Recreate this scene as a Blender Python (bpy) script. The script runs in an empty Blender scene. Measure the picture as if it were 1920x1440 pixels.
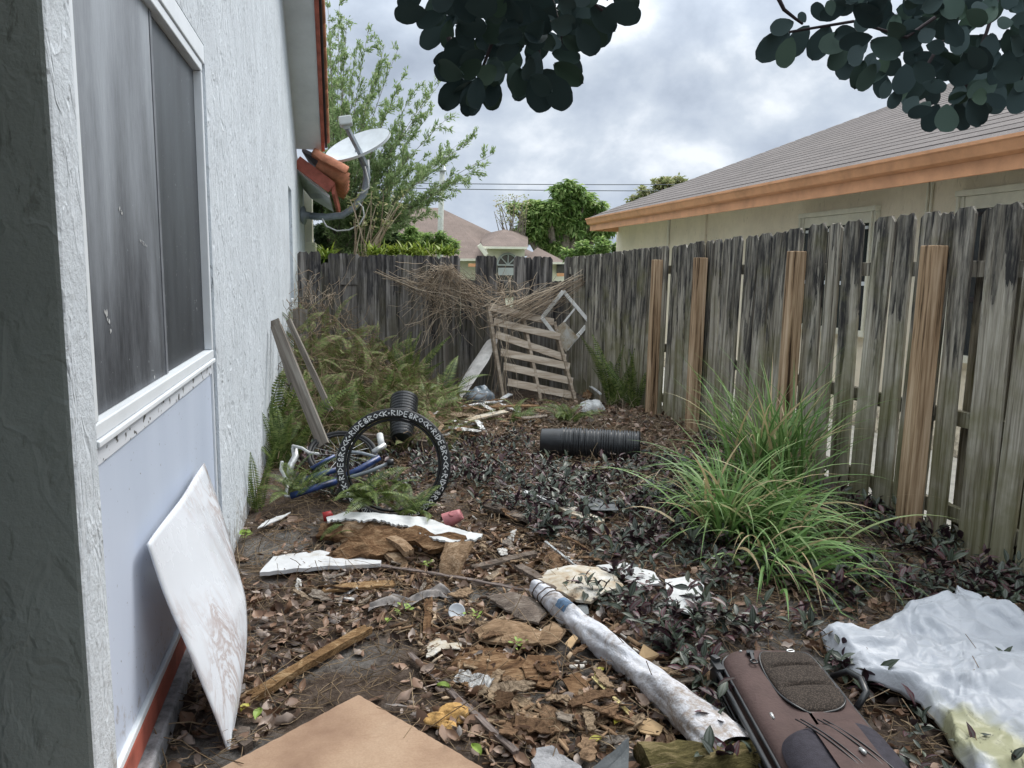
import bpy, math, random
import numpy as np
from mathutils import Vector, Matrix, noise as mnoise
random.seed(7)
rng = np.random.default_rng(11)
R = math.radians
D = bpy.data
COL = bpy.context.scene.collection
SC = bpy.context.scene

# ------------------------------------------------------------------ camera
PITCH, YAW, ROLL, FPX, CH = R(8.4), R(12.4), R(0.95), 1450.0, 1.55
Fv = np.array([math.sin(YAW)*math.cos(PITCH), math.cos(YAW)*math.cos(PITCH), -math.sin(PITCH)])
Rv0 = np.array([math.cos(YAW), -math.sin(YAW), 0.0])
Uv0 = np.cross(Rv0, Fv)
Rv = Rv0*math.cos(ROLL)+Uv0*math.sin(ROLL)
Uv = Uv0*math.cos(ROLL)-Rv0*math.sin(ROLL)
CP = np.array([0, 0, CH])
cam = D.objects.new('camera', D.cameras.new('camera'))
COL.objects.link(cam)
cam.data.sensor_width = 36.0
cam.data.lens = FPX/1920*36.0
cam.data.clip_start = 0.05
cam.data.clip_end = 2000
mw = Matrix.Identity(4)
for i in range(3):
    mw[i][0] = Rv[i]; mw[i][1] = Uv[i]; mw[i][2] = -Fv[i]; mw[i][3] = CP[i]
cam.matrix_world = mw
SC.camera = cam

def ray(px, py):
    return Fv+Rv*((px-960)/FPX)-Uv*((py-720)/FPX)
def G(px, py, z=0.0):            # point of the photo on the level z
    d = ray(px, py); return CP+d*((z-CP[2])/d[2])
def PY(px, py, Y):               # ... on the plane y = Y
    d = ray(px, py); return CP+d*(Y/d[1])
def PX(px, py, X):
    d = ray(px, py); return CP+d*(X/d[0])

# ------------------------------------------------------------------ light
SUN_EL, SUN_AZ = 48, 52          # azimuth measured from +Y towards +X
sd = D.lights.new('sun', 'SUN'); sd.energy = 1.35; sd.angle = R(24); sd.color = (1, 0.96, 0.9)
so = D.objects.new('sun', sd); COL.objects.link(so)
dirv = Vector((math.sin(R(SUN_AZ))*math.cos(R(SUN_EL)), math.cos(R(SUN_AZ))*math.cos(R(SUN_EL)), math.sin(R(SUN_EL))))
so.rotation_euler = dirv.to_track_quat('Z', 'Y').to_euler()
so.location = (0, 0, 30)

class NT:
    """tiny helper to write node trees"""
    def __init__(s, tree): s.t = tree
    def n(s, typ, props=None, **inp):
        nd = s.t.nodes.new(typ)
        for k, v in (props or {}).items(): setattr(nd, k, v)
        for k, v in inp.items():
            key = k.replace('_', ' ')
            sock = None
            if key.isdigit() or (key[0] == 'i' and key[1:].isdigit()):
                sock = nd.inputs[int(key.lstrip('i'))]
            else:
                sock = nd.inputs[key]
            if isinstance(v, bpy.types.NodeSocket): s.t.links.new(v, sock)
            else:
                if hasattr(sock.default_value, '__len__') and len(sock.default_value) == 4 and len(v) == 3: v = (*v, 1)
                sock.default_value = v
        return nd
    def noise(s, vec, scale, detail=4, rough=0.55, dist=0.0):
        return s.n('ShaderNodeTexNoise', Vector=vec, Scale=scale, Detail=detail, Roughness=rough, Distortion=dist).outputs['Fac']
    def map(s, vec, scale=(1, 1, 1), loc=(0, 0, 0), rot=(0, 0, 0)):
        return s.n('ShaderNodeMapping', Vector=vec, Scale=scale, Location=loc, Rotation=rot).outputs[0]
    def ramp(s, fac, stops, interp='LINEAR'):
        nd = s.n('ShaderNodeValToRGB', Fac=fac); cr = nd.color_ramp; cr.interpolation = interp
        while len(cr.elements) < len(stops): cr.elements.new(0.5)
        for e, (p, c) in zip(cr.elements, stops):
            e.position = p; e.color = (*c, 1) if not isinstance(c, (int, float)) else (c, c, c, 1)
        return nd.outputs['Color']
    def mix(s, fac, a, b, mode='MIX'):
        nd = s.t.nodes.new('ShaderNodeMix'); nd.data_type = 'RGBA'; nd.blend_type = mode
        for i, v in ((0, fac), (6, a), (7, b)):
            if isinstance(v, bpy.types.NodeSocket): s.t.links.new(v, nd.inputs[i])
            else: nd.inputs[i].default_value = v if i == 0 else (*v, 1)
        return nd.outputs[2]
    def math(s, op, a, b=0.0, clamp=False):
        nd = s.t.nodes.new('ShaderNodeMath'); nd.operation = op; nd.use_clamp = clamp
        for i, v in ((0, a), (1, b)):
            if isinstance(v, bpy.types.NodeSocket): s.t.links.new(v, nd.inputs[i])
            else: nd.inputs[i].default_value = v
        return nd.outputs[0]
    def sep(s, vec): return s.n('ShaderNodeSeparateXYZ', Vector=vec).outputs
    def link(s, a, b): s.t.links.new(a, b)

world = D.worlds.new('World'); SC.world = world; world.use_nodes = True
wt = world.node_tree; wt.nodes.clear(); w = NT(wt)
sky = w.n('ShaderNodeTexSky', dict(sky_type='NISHITA', sun_disc=False, sun_elevation=R(SUN_EL), sun_rotation=R(SUN_AZ), air_density=1.2, dust_density=2.0))
tc = w.n('ShaderNodeTexCoord').outputs['Generated']
xyz = w.sep(tc)
zc = w.math('MAXIMUM', xyz[2], 0.03)
zc = w.math('ADD', zc, 0.26)
cv = w.n('ShaderNodeCombineXYZ', X=w.math('DIVIDE', xyz[0], zc), Y=w.math('DIVIDE', xyz[1], zc), Z=zc).outputs[0]
c1 = w.noise(w.map(cv, (1, 1, 1), (3.1, 1.7, 0)), 0.85, 9, 0.56, 0.15)
c2 = w.noise(w.map(tc, (1, 1, 1.5), (7.3, 2.2, 4.6)), 4.6, 9, 0.54, 0.1)
cloudcol = w.ramp(c2, [(0.38, (3.1, 3.6, 4.4)), (0.47, (3.9, 4.45, 5.3)), (0.54, (4.7, 5.25, 6.0)), (0.63, (6.8, 7.2, 7.7))])
for e in []: pass
mask = w.ramp(c1, [(0.26, 0.0), (0.40, 1.0)])
skyc = w.mix(mask, sky.outputs[0], cloudcol)
zen = w.math('ADD', 0.71, w.math('MULTIPLY', w.math('MAXIMUM', w.math('SUBTRACT', xyz[2], 0.24), 0.0), 2.7))
skyc = w.n('ShaderNodeVectorMath', {'operation': 'SCALE'}, i0=skyc, Scale=zen).outputs[0]
warm = w.math('MULTIPLY', w.math('MAXIMUM', w.math('SUBTRACT', xyz[2], 0.24), 0.0), 2.0, True)
skyc = w.mix(warm, skyc, (1.06, 1.0, 0.90), 'MULTIPLY')
bg = w.n('ShaderNodeBackground', Color=skyc, Strength=0.1)
wo = w.n('ShaderNodeOutputWorld'); w.link(bg.outputs[0], wo.inputs[0])

SC.view_settings.view_transform = 'Standard'
SC.view_settings.look = 'None'
SC.view_settings.exposure = 1.0
SC.view_settings.gamma = 1
SC.render.engine = 'CYCLES'
SC.cycles.use_denoising = True
SC.cycles.max_bounces = 6
SC.cycles.diffuse_bounces = 3
SC.cycles.transparent_max_bounces = 6
SC.render.film_transparent = False

# ------------------------------------------------------------------ mesh helpers
WL = {}
def link(o, parent, at):
    COL.objects.link(o)
    if parent is not None:
        o.parent = parent
        o.location = Vector(at)-Vector(WL[parent.name])
    else:
        o.location = at
    WL[o.name] = tuple(at)

def tag(o, label=None, cat=None, group=None, kind=None):
    if label: o['label'] = label
    if cat: o['category'] = cat
    if group: o['group'] = group
    if kind: o['kind'] = kind
    return o

def thing(name, label, cat, loc, group=None):
    o = D.objects.new(name, None); link(o, None, tuple(float(v) for v in loc)); o.empty_display_size = 0.1
    return tag(o, label, cat, group)

def tree_copy(o, parent=None):
    c = o.copy(); COL.objects.link(c); c.parent = parent
    WL[c.name] = WL.get(o.name, (0, 0, 0))
    for ch in list(o.children): tree_copy(ch, c)
    return c

class MB:
    def __init__(s): s.V = []; s.F = []; s.n = 0
    def add(s, V, F):
        V = np.asarray(V, float).reshape(-1, 3)
        s.V.append(V); s.F += [tuple(int(i)+s.n for i in f) for f in F]; s.n += len(V)
        return s
    def box(s, c, size, rot=None):
        hx, hy, hz = (v/2 for v in size)
        P = np.array([(x, y, z) for z in (-hz, hz) for y in (-hy, hy) for x in (-hx, hx)])
        if rot is not None: P = P@np.array(rot).T
        return s.add(P+np.array(c), [(0, 2, 3, 1), (4, 5, 7, 6), (0, 1, 5, 4), (2, 6, 7, 3), (0, 4, 6, 2), (1, 3, 7, 5)])
    def bb(s, lo, hi):
        lo = np.array(lo, float); hi = np.array(hi, float)
        return s.box((lo+hi)/2, hi-lo)
    def beam(s, p0, p1, wd, th, up=(0, 0, 1), seg=1, jit=0.0, endj=0.0):
        """bar from p0 to p1; wd across, th along 'up'"""
        p0 = np.array(p0, float); p1 = np.array(p1, float); d = p1-p0; L = np.linalg.norm(d); d /= L
        up = np.array(up, float); side = np.cross(d, up); side /= np.linalg.norm(side); u2 = np.cross(side, d)
        V = []
        for i in range(seg+1):
            c = p0+d*L*i/seg
            for a, b in ((-1, -1), (1, -1), (1, 1), (-1, 1)):
                e = d*random.uniform(-endj, endj) if i in (0, seg) else 0
                V.append(c+side*(a*wd/2+random.uniform(-jit, jit))+u2*(b*th/2+random.uniform(-jit, jit)*0.5)+e)
        F = [(3, 2, 1, 0), tuple(seg*4+k for k in (0, 1, 2, 3))]
        for i in range(seg):
            for k in range(4):
                F.append((i*4+k, i*4+(k+1) % 4, i*4+4+(k+1) % 4, i*4+4+k))
        return s.add(V, F)
    def tube(s, pts, r, n=8, caps=True):
        pts = [np.array(p, float) for p in pts]; m = len(pts)
        rs = r if hasattr(r, '__len__') else [r]*m
        V = []; prev = None
        for i, p in enumerate(pts):
            t = pts[min(i+1, m-1)]-pts[max(i-1, 0)]; t = t/(np.linalg.norm(t)+1e-12)
            if prev is None:
                a = np.array([0, 0, 1.0]) if abs(t[2]) < 0.9 else np.array([1.0, 0, 0])
            else: a = prev
            nrm = a-t*(a@t); nrm /= np.linalg.norm(nrm)+1e-12; prev = nrm; b = np.cross(t, nrm)
            for k in range(n):
                an = 2*math.pi*k/n; V.append(p+(nrm*math.cos(an)+b*math.sin(an))*rs[i])
        F = [(i*n+k, i*n+(k+1) % n, (i+1)*n+(k+1) % n, (i+1)*n+k) for i in range(m-1) for k in range(n)]
        if caps: F += [tuple(range(n-1, -1, -1)), tuple((m-1)*n+k for k in range(n))]
        return s.add(V, F)
    def grid(s, fn, nu, nv, close_u=False):
        V = [fn(i/nu, j/nv) for j in range(nv+1) for i in range(nu+(0 if close_u else 1))]
        W = nu if close_u else nu+1
        F = [(j*W+i, j*W+(i+1) % W, (j+1)*W+(i+1) % W, (j+1)*W+i) for j in range(nv) for i in range(nu)]
        return s.add(V, F)
    def slab(s, fn, nu, nv, th, nrm=(0, 0, -1)):
        """a sheet given by fn(u,v) with thickness th pushed along nrm"""
        nrm = np.array(nrm, float)
        T = np.array([fn(i/nu, j/nv) for j in range(nv+1) for i in range(nu+1)], float)
        W = nu+1; N = len(T); B = T+nrm*th
        F = []
        for j in range(nv):
            for i in range(nu):
                a, b, c, d = j*W+i, j*W+i+1, (j+1)*W+i+1, (j+1)*W+i
                F.append((a, b, c, d)); F.append((N+d, N+c, N+b, N+a))
        ring = [i for i in range(W)]+[j*W+nu for j in range(1, nv+1)]+[nv*W+i for i in range(nu-1, -1, -1)]+[j*W for j in range(nv-1, 0, -1)]
        for a, b in zip(ring, ring[1:]+ring[:1]): F.append((b, a, N+a, N+b))
        return s.add(np.vstack([T, B]), F)
    def prism(s, poly, nvec):
        """flat polygon extruded by nvec"""
        P = np.array(poly, float); n = len(P); Q = P+np.array(nvec, float)
        F = [tuple(range(n)), tuple(range(2*n-1, n-1, -1))]+[(i, n+i, n+(i+1) % n, (i+1) % n) for i in range(n)]
        return s.add(np.vstack([P, Q]), F)
    def lathe(s, prof, p0, axis, n=24):
        """prof: list of (along, radius)"""
        ax = np.array(axis, float); ax /= np.linalg.norm(ax)
        a = np.array([0, 0, 1.0]) if abs(ax[2]) < 0.9 else np.array([1.0, 0, 0])
        u = np.cross(ax, a); u /= np.linalg.norm(u); v = np.cross(ax, u); p0 = np.array(p0, float)
        V = [p0+ax*h+(u*math.cos(2*math.pi*k/n)+v*math.sin(2*math.pi*k/n))*r for h, r in prof for k in range(n)]
        m = len(prof)
        F = [(i*n+k, i*n+(k+1) % n, (i+1)*n+(k+1) % n, (i+1)*n+k) for i in range(m-1) for k in range(n)]
        return s.add(V, F)
    def obj(s, name, mat, parent=None, at=None, smooth=False, bevel=0, label=None, fix=True):
        V = np.vstack(s.V)
        if at is None:
            at = WL[parent.name] if parent is not None else (float((V[:, 0].min()+V[:, 0].max())/2), float((V[:, 1].min()+V[:, 1].max())/2), float(V[:, 2].min()))
        me = D.meshes.new(name); me.from_pydata((V-np.array(at)).tolist(), [], s.F); me.update()
        if fix and len(s.F) < 20000:
            import bmesh
            bm = bmesh.new(); bm.from_mesh(me); bmesh.ops.recalc_face_normals(bm, faces=bm.faces); bm.to_mesh(me); bm.free()
        if smooth: me.polygons.foreach_set('use_smooth', [True]*len(me.polygons))
        me.materials.append(mat)
        o = D.objects.new(name, me); link(o, parent, at)
        if bevel:
            b = o.modifiers.new('b', 'BEVEL'); b.width = bevel; b.segments = 2; b.limit_method = 'ANGLE'; b.angle_limit = R(40)
        if label: o['label'] = label
        return o

def fast_obj(name, V, F, mat, parent=None, at=(0, 0, 0), uv=None, smooth=False):
    """numpy mesh; F is (n,k) with k = 3 or 4"""
    V = np.asarray(V, np.float32)-np.array(at, np.float32); F = np.asarray(F, np.int32); k = F.shape[1]
    me = D.meshes.new(name)
    me.vertices.add(len(V)); me.vertices.foreach_set('co', V.ravel())
    me.loops.add(F.size); me.loops.foreach_set('vertex_index', F.ravel())
    me.polygons.add(len(F)); me.polygons.foreach_set('loop_start', np.arange(0, F.size, k, dtype=np.int32))
    if uv is not None:
        ul = me.uv_layers.new(name='UVMap'); ul.data.foreach_set('uv', np.asarray(uv, np.float32)[F.ravel()].ravel())
    me.update(calc_edges=True)
    if smooth: me.polygons.foreach_set('use_smooth', np.ones(len(F), bool))
    me.materials.append(mat)
    o = D.objects.new(name, me); link(o, parent, tuple(float(a) for a in at))
    return o

def rotm(yaw, pitch, roll):
    """arrays -> (n,3,3); local +Y is the leaf's length, +Z its face"""
    cy, sy, cp, sp, cr, sr = np.cos(yaw), np.sin(yaw), np.cos(pitch), np.sin(pitch), np.cos(roll), np.sin(roll)
    z = np.zeros_like(cy); o = np.ones_like(cy)
    Rz = np.stack([np.stack([cy, -sy, z], -1), np.stack([sy, cy, z], -1), np.stack([z, z, o], -1)], -2)
    Rx = np.stack([np.stack([o, z, z], -1), np.stack([z, cp, -sp], -1), np.stack([z, sp, cp], -1)], -2)
    Ry = np.stack([np.stack([cr, z, sr], -1), np.stack([z, o, z], -1), np.stack([-sr, z, cr], -1)], -2)
    return Rz@Rx@Ry

def scatter(tv, tf, pos, rot, sc):
    """many copies of a template as arrays"""
    tv = np.asarray(tv, float); tf = np.asarray(tf, int); n = len(pos)
    sc = np.asarray(sc, float)
    if sc.ndim == 1: sc = sc[:, None]
    P = np.einsum('nij,nvj->nvi', rot, tv[None]*sc[:, None, :])+np.asarray(pos)[:, None, :]
    F = tf[None]+(np.arange(n)*len(tv))[:, None, None]
    return P.reshape(-1, 3), F.reshape(-1, tf.shape[1])

def nz(x, y=0.0, z=0.0): return mnoise.noise(Vector((x, y, z)))

# ------------------------------------------------------------------ materials
MATS = {}
def newmat(name, rough=0.8, spec=0.3):
    m = D.materials.new(name); m.use_nodes = True; t = m.node_tree; t.nodes.clear(); n = NT(t)
    b = n.n('ShaderNodeBsdfPrincipled', Roughness=rough); b.inputs['Specular IOR Level'].default_value = spec
    o = n.n('ShaderNodeOutputMaterial'); n.link(b.outputs[0], o.inputs[0])
    MATS[name] = m
    return m, n, b
def ocoord(n, rnd=True):
    c = n.n('ShaderNodeTexCoord').outputs['Object']
    if not rnd: return c
    r = n.n('ShaderNodeObjectInfo').outputs['Random']
    return n.n('ShaderNodeVectorMath', {'operation': 'ADD'}, i0=c, i1=n.n('ShaderNodeCombineXYZ', X=n.math('MULTIPLY', r, 37.0), Y=n.math('MULTIPLY', r, 91.0), Z=0.0).outputs[0]).outputs[0]
def gcoord(n): return n.n('ShaderNodeNewGeometry').outputs['Position']
def bump(n, b, h, strength=0.4, dist=0.01):
    bn = n.n('ShaderNodeBump', Strength=strength, Distance=dist, Height=h); n.link(bn.outputs[0], b.inputs['Normal'])

def plain(name, col, rough=0.6, spec=0.3, var=0.12, scale=20, bumps=0.15, metallic=0.0, coord='o'):
    m, n, b = newmat(name, rough, spec)
    c = ocoord(n) if coord == 'o' else gcoord(n)
    f = n.noise(c, scale, 6, 0.65)
    lo = tuple(v*(1-var*2) for v in col); hi = tuple(min(1, v*(1+var)) for v in col)
    n.link(n.ramp(f, [(0.3, lo), (0.6, hi)]), b.inputs['Base Color'])
    b.inputs['Metallic'].default_value = metallic
    if bumps: bump(n, b, n.noise(c, scale*6, 4), bumps, 0.004)
    return m

def stucco(name, col, dirt=(0.1, 0.1, 0.1), dirtamt=0.5, flakes=1.0, scale=1.0, depth=0.006):
    m, n, b = newmat(name, 0.9, 0.15); c = gcoord(n)
    big = n.noise(c, 2.2*scale, 4, 0.6); fine = n.noise(c, 38*scale, 6, 0.7)
    trow = n.noise(n.map(c, (1, 1, 0.5)), 9*scale, 3, 0.5, 0.9)
    ridge = n.ramp(trow, [(0.42, 0.0), (0.5, 1.0), (0.55, 0.75), (0.8, 1.0)])
    base = n.mix(n.ramp(big, [(0.3, 0.0), (0.75, 1.0)]), tuple(v*0.82 for v in col), col)
    crack = n.noise(n.map(c, (1, 1, 0.33)), 26*scale, 5, 0.75, 0.6)
    cm = n.math('MULTIPLY', n.ramp(crack, [(0.57, 0.0), (0.66, 1.0)]), n.ramp(n.noise(c, 4*scale, 3), [(0.4, 0.15), (0.62, 1.0)]))
    cm = n.math('MULTIPLY', cm, dirtamt)
    z_ = n.sep(c)[2]
    spl = n.math('SUBTRACT', n.noise(c, 16, 7, 0.75, 0.4), n.math('MULTIPLY', z_, 0.55))
    base = n.mix(n.math('MULTIPLY', n.ramp(spl, [(0.40, 0.0), (0.50, 1.0)]), 0.6), base, (0.20, 0.165, 0.13))
    n.link(n.mix(cm, base, dirt), b.inputs['Base Color'])
    h = n.math('ADD', n.math('MULTIPLY', ridge, 0.6), n.math('MULTIPLY', fine, 0.8))
    bump(n, b, h, 0.75, depth)
    return m

m_stucco = stucco('white_stucco', (0.64, 0.69, 0.74), (0.13, 0.14, 0.15), 0.8, depth=0.014)
m_column = stucco('shaded_grey_green_stucco', (0.27, 0.30, 0.29), (0.05, 0.05, 0.04), 0.6, depth=0.009)  # stucco with the shade of the column front put into its colour
m_soffit = plain('white_soffit_paint', (0.66, 0.68, 0.70), 0.7, var=0.05, scale=3)
m_frame = plain('white_aluminium', (0.72, 0.76, 0.80), 0.4, 0.5, var=0.03, scale=5, bumps=0.05)
m_redpaint = plain('red_trim_paint', (0.36, 0.105, 0.075), 0.6, var=0.2, scale=8)
m_darkgap = plain('dark_drip_edge', (0.03, 0.025, 0.03), 0.6)
m_terra = plain('terracotta', (0.46, 0.19, 0.11), 0.75, var=0.2, scale=7, bumps=0.3)
m_cream = stucco('cream_stucco', (0.90, 0.82, 0.67), (0.25, 0.22, 0.17), 0.35, depth=0.006)
m_creamtrim = plain('cream_trim', (0.74, 0.73, 0.62), 0.6, var=0.06, scale=6)
m_orange = plain('orange_fascia_paint', (0.66, 0.34, 0.18), 0.55, var=0.10, scale=3)
m_glass = plain('dark_glass', (0.03, 0.035, 0.04), 0.12, 0.6, var=0.1, scale=2, bumps=0)
m_black = plain('black_plastic', (0.018, 0.02, 0.023), 0.35, 0.5, var=0.25, scale=14, bumps=0.08)
m_rubber = plain('black_rubber', (0.012, 0.013, 0.015), 0.6, 0.4, var=0.2, scale=30)
m_letter = plain('pale_lettering', (0.62, 0.64, 0.64), 0.7, var=0.2, scale=60)
m_metal = plain('grey_pipe_metal', (0.20, 0.23, 0.26), 0.5, 0.5, var=0.15, scale=10)
m_silver = plain('worn_silver', (0.55, 0.56, 0.56), 0.35, 0.6, var=0.2, scale=30, metallic=0.5)
m_blue = plain('blue_bike_paint', (0.02, 0.045, 0.15), 0.35, 0.5, var=0.35, scale=25)
m_whitepaint = plain('chalky_white', (0.52, 0.53, 0.53), 0.6, var=0.10, scale=12)
m_lamp = plain('lamp_grey', (0.42, 0.45, 0.45), 0.6, var=0.05, scale=2)
m_wire = plain('wire_dark', (0.08, 0.09, 0.1), 0.7)
m_plasticlid = plain('cloudy_plastic', (0.55, 0.58, 0.62), 0.25, 0.5, var=0.08, scale=10)
m_pink = plain('faded_pink_plastic', (0.42, 0.16, 0.17), 0.5, var=0.15, scale=12)
m_redplastic = plain('red_plastic', (0.35, 0.03, 0.03), 0.4)
m_foam = plain('yellow_foam', (0.42, 0.25, 0.09), 0.95, var=0.3, scale=30, bumps=0.8)
m_yellowstrip = plain('yellow_printed_strip', (0.55, 0.46, 0.22), 0.6, var=0.25, scale=60)
m_card2 = plain('tan_cardboard', (0.42, 0.29, 0.16), 0.85, var=0.1, scale=12)

def wood(name, stops, axis=2, gscale=1.0, bumps=0.7, rough=0.85, spec=0.15, coord='o', stain=None, algae=None):
    """weathered grain along one object axis"""
    m, n, b = newmat(name, rough, spec); c = ocoord(n) if coord == 'o' else gcoord(n)
    s = [26*gscale]*3; s[axis] = 1.1*gscale
    s2 = [90*gscale]*3; s2[axis] = 2.5*gscale
    g1 = n.noise(n.map(c, tuple(s)), 1.0, 5, 0.62, 0.35); g2 = n.noise(n.map(c, tuple(s2)), 1.0, 4, 0.7, 0.1)
    f = n.math('ADD', n.math('MULTIPLY', g1, 0.65), n.math('MULTIPLY', g2, 0.35))
    col = n.ramp(f, stops)
    if stain:
        oc = n.n('ShaderNodeTexCoord').outputs['Object']; z = n.sep(oc)[2]
        sm = [14]*3; sm[axis] = 1.6
        sn = n.noise(n.map(c, tuple(sm)), 1.0, 5, 0.6, 0.4)
        rnd = n.n('ShaderNodeObjectInfo').outputs['Random']
        zz = n.math('ADD', n.math('MULTIPLY', z, 0.26), n.math('MULTIPLY', sn, 1.0))
        zz = n.math('ADD', zz, n.math('MULTIPLY', rnd, 0.30))
        patch = n.ramp(n.noise(n.map(c, (1, 1, 0.10)), 30, 6, 0.7), [(0.38, 0.30), (0.60, 1.0)])
        col = n.mix(n.math('MULTIPLY', n.ramp(zz, [(0.92, 0.0), (1.05, 0.5), (1.30, 0.93)]), patch), col, stain)
        if algae:
            az = n.math('SUBTRACT', n.noise(c, 3.2, 4, 0.6), n.math('MULTIPLY', z, 0.16))
            col = n.mix(n.math('MULTIPLY', n.ramp(az, [(0.28, 0.0), (0.52, 1.0)]), 0.62), col, algae)
    n.link(col, b.inputs['Base Color'])
    bump(n, b, f, bumps, 0.006)
    return m

m_picket = wood('weathered_picket_wood', [(0.36, (0.04, 0.034, 0.028)), (0.43, (0.20, 0.18, 0.145)), (0.52, (0.37, 0.345, 0.29)), (0.66, (0.58, 0.55, 0.48))], stain=(0.016, 0.017, 0.021), algae=(0.155, 0.15, 0.065))
m_picketb = wood('weathered_back_picket_wood', [(0.36, (0.045, 0.042, 0.042)), (0.46, (0.14, 0.13, 0.12)), (0.56, (0.25, 0.235, 0.22)), (0.68, (0.42, 0.40, 0.38))], stain=(0.02, 0.02, 0.024), algae=(0.10, 0.09, 0.06))
m_post = wood('brown_treated_post', [(0.38, (0.055, 0.034, 0.022)), (0.46, (0.32, 0.215, 0.13)), (0.54, (0.48, 0.345, 0.225)), (0.64, (0.64, 0.50, 0.36))], gscale=0.9, bumps=0.4)
m_pallet = wood('pallet_wood', [(0.3, (0.12, 0.09, 0.065)), (0.5, (0.33, 0.27, 0.21)), (0.65, (0.46, 0.40, 0.33)), (0.8, (0.55, 0.5, 0.44))], axis=0, gscale=0.7)
m_plank = wood('grey_plank_wood', [(0.3, (0.05, 0.042, 0.035)), (0.5, (0.16, 0.14, 0.12)), (0.65, (0.27, 0.25, 0.22)), (0.8, (0.36, 0.34, 0.31))], gscale=0.9)
def rotten(name, a, b_, c_, scale=7):
    m, n, b = newmat(name, 0.95, 0.1); c = ocoord(n)
    f = n.noise(n.map(c, (1, 1, 3)), scale, 9, 0.72, 1.2)
    g = n.noise(n.map(c, (0.6, 5, 5)), scale*2.5, 6, 0.75, 0.5)
    ff = n.math('ADD', n.math('MULTIPLY', f, 0.6), n.math('MULTIPLY', g, 0.4))
    n.link(n.ramp(ff, [(0.36, a), (0.5, b_), (0.64, c_)]), b.inputs['Base Color'])
    bump(n, b, ff, 1.0, 0.02)
    return m
m_rot = rotten('rotten_wood', (0.035, 0.02, 0.012), (0.15, 0.085, 0.045), (0.36, 0.24, 0.14))
m_rot2 = rotten('pale_rotten_wood', (0.08, 0.05, 0.03), (0.27, 0.18, 0.11), (0.47, 0.36, 0.25))
m_rotgrey = rotten('grey_bark', (0.05, 0.04, 0.035), (0.15, 0.12, 0.10), (0.30, 0.26, 0.22))
m_split = rotten('split_brown_wood', (0.055, 0.03, 0.016), (0.24, 0.145, 0.07), (0.46, 0.33, 0.19), 9)
m_moss = rotten('mossy_wood', (0.03, 0.024, 0.012), (0.10, 0.085, 0.035), (0.28, 0.22, 0.12), 6)
m_strip = plain('brown_grey_strip', (0.17, 0.135, 0.12), 0.6, var=0.1, scale=20)
m_concrete = plain('rough_concrete', (0.26, 0.26, 0.27), 0.95, var=0.25, scale=25, bumps=0.7)
m_slate = plain('dark_slate', (0.13, 0.14, 0.145), 0.85, var=0.2, scale=14, bumps=0.4)

def laminate():
    m, n, b = newmat('white_laminate_with_brown_edge', 0.45, 0.4); c = ocoord(n)
    f = n.noise(c, 9, 6, 0.7)
    n.link(n.ramp(f, [(0.25, (0.25, 0.17, 0.10)), (0.34, (0.46, 0.44, 0.41)), (0.5, (0.55, 0.56, 0.57))]), b.inputs['Base Color'])
    return m
m_lam = laminate()
def peel():
    m, n, b = newmat('peeling_white_board', 0.85, 0.2); c = ocoord(n)
    f = n.noise(c, 6, 8, 0.7, 0.6); g = n.noise(c, 22, 6, 0.7)
    ff = n.math('ADD', n.math('MULTIPLY', f, 0.7), n.math('MULTIPLY', g, 0.3))
    n.link(n.ramp(ff, [(0.36, (0.07, 0.045, 0.03)), (0.42, (0.34, 0.26, 0.18)), (0.5, (0.44, 0.39, 0.31)), (0.60, (0.54, 0.53, 0.50))]), b.inputs['Base Color'])
    bump(n, b, ff, 0.8, 0.01)
    return m
m_peel = peel()
def marble():
    m, n, b = newmat('white_marble_sheet', 0.22, 0.5); c = ocoord(n, False)
    cc = n.map(c, (1.0, 1, 0.28), rot=(0.25, 0.15, 0))
    v = n.noise(cc, 7.0, 8, 0.66, 1.4)
    vein = n.ramp(v, [(0.46, 0.0), (0.505, 1.0), (0.53, 0.5), (0.58, 0.0)])
    where = n.ramp(n.noise(n.map(c, (1, 1, 0.5)), 2.4, 3), [(0.46, 0.0), (0.60, 1.0)])
    col = n.mix(n.math('MULTIPLY', vein, where), (0.66, 0.69, 0.74), (0.42, 0.36, 0.35))
    n.link(col, b.inputs['Base Color'])
    n.link(n.ramp(n.noise(c, 5, 5), [(0.35, 0.15), (0.7, 0.45)]), b.inputs['Roughness'])
    bump(n, b, n.noise(c, 7, 3), 0.12, 0.01)
    return m
m_marble = marble()
def panel():
    m, n, b = newmat('white_panel_paint', 0.35, 0.45); c = gcoord(n)
    f = n.noise(n.map(c, (1, 1, 0.3)), 3, 4, 0.5)
    sp = n.noise(c, 55, 3, 0.5)
    col = n.ramp(f, [(0.3, (0.50, 0.57, 0.70)), (0.7, (0.58, 0.65, 0.78))])
    col = n.mix(n.ramp(sp, [(0.71, 0.0), (0.74, 0.8)]), col, (0.1, 0.1, 0.1))
    spl = n.math('SUBTRACT', n.noise(c, 22, 7, 0.78, 0.4), n.math('MULTIPLY', n.sep(c)[2], 0.45))
    col = n.mix(n.math('MULTIPLY', n.ramp(spl, [(0.42, 0.0), (0.52, 1.0)]), 0.55), col, (0.25, 0.21, 0.17))
    n.link(col, b.inputs['Base Color'])
    bump(n, b, n.noise(c, 1.5, 2), 0.1, 0.02)
    return m
m_panel = panel()
def band():
    m, n, b = newmat('specked_white_band', 0.45, 0.4); c = gcoord(n)
    sp = n.noise(n.map(c, (1, 0.7, 1)), 34, 2, 0.4)
    n.link(n.ramp(sp, [(0.61, (0.68, 0.72, 0.78)), (0.65, (0.08, 0.08, 0.08))]), b.inputs['Base Color'])
    return m
m_band = band()
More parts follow.
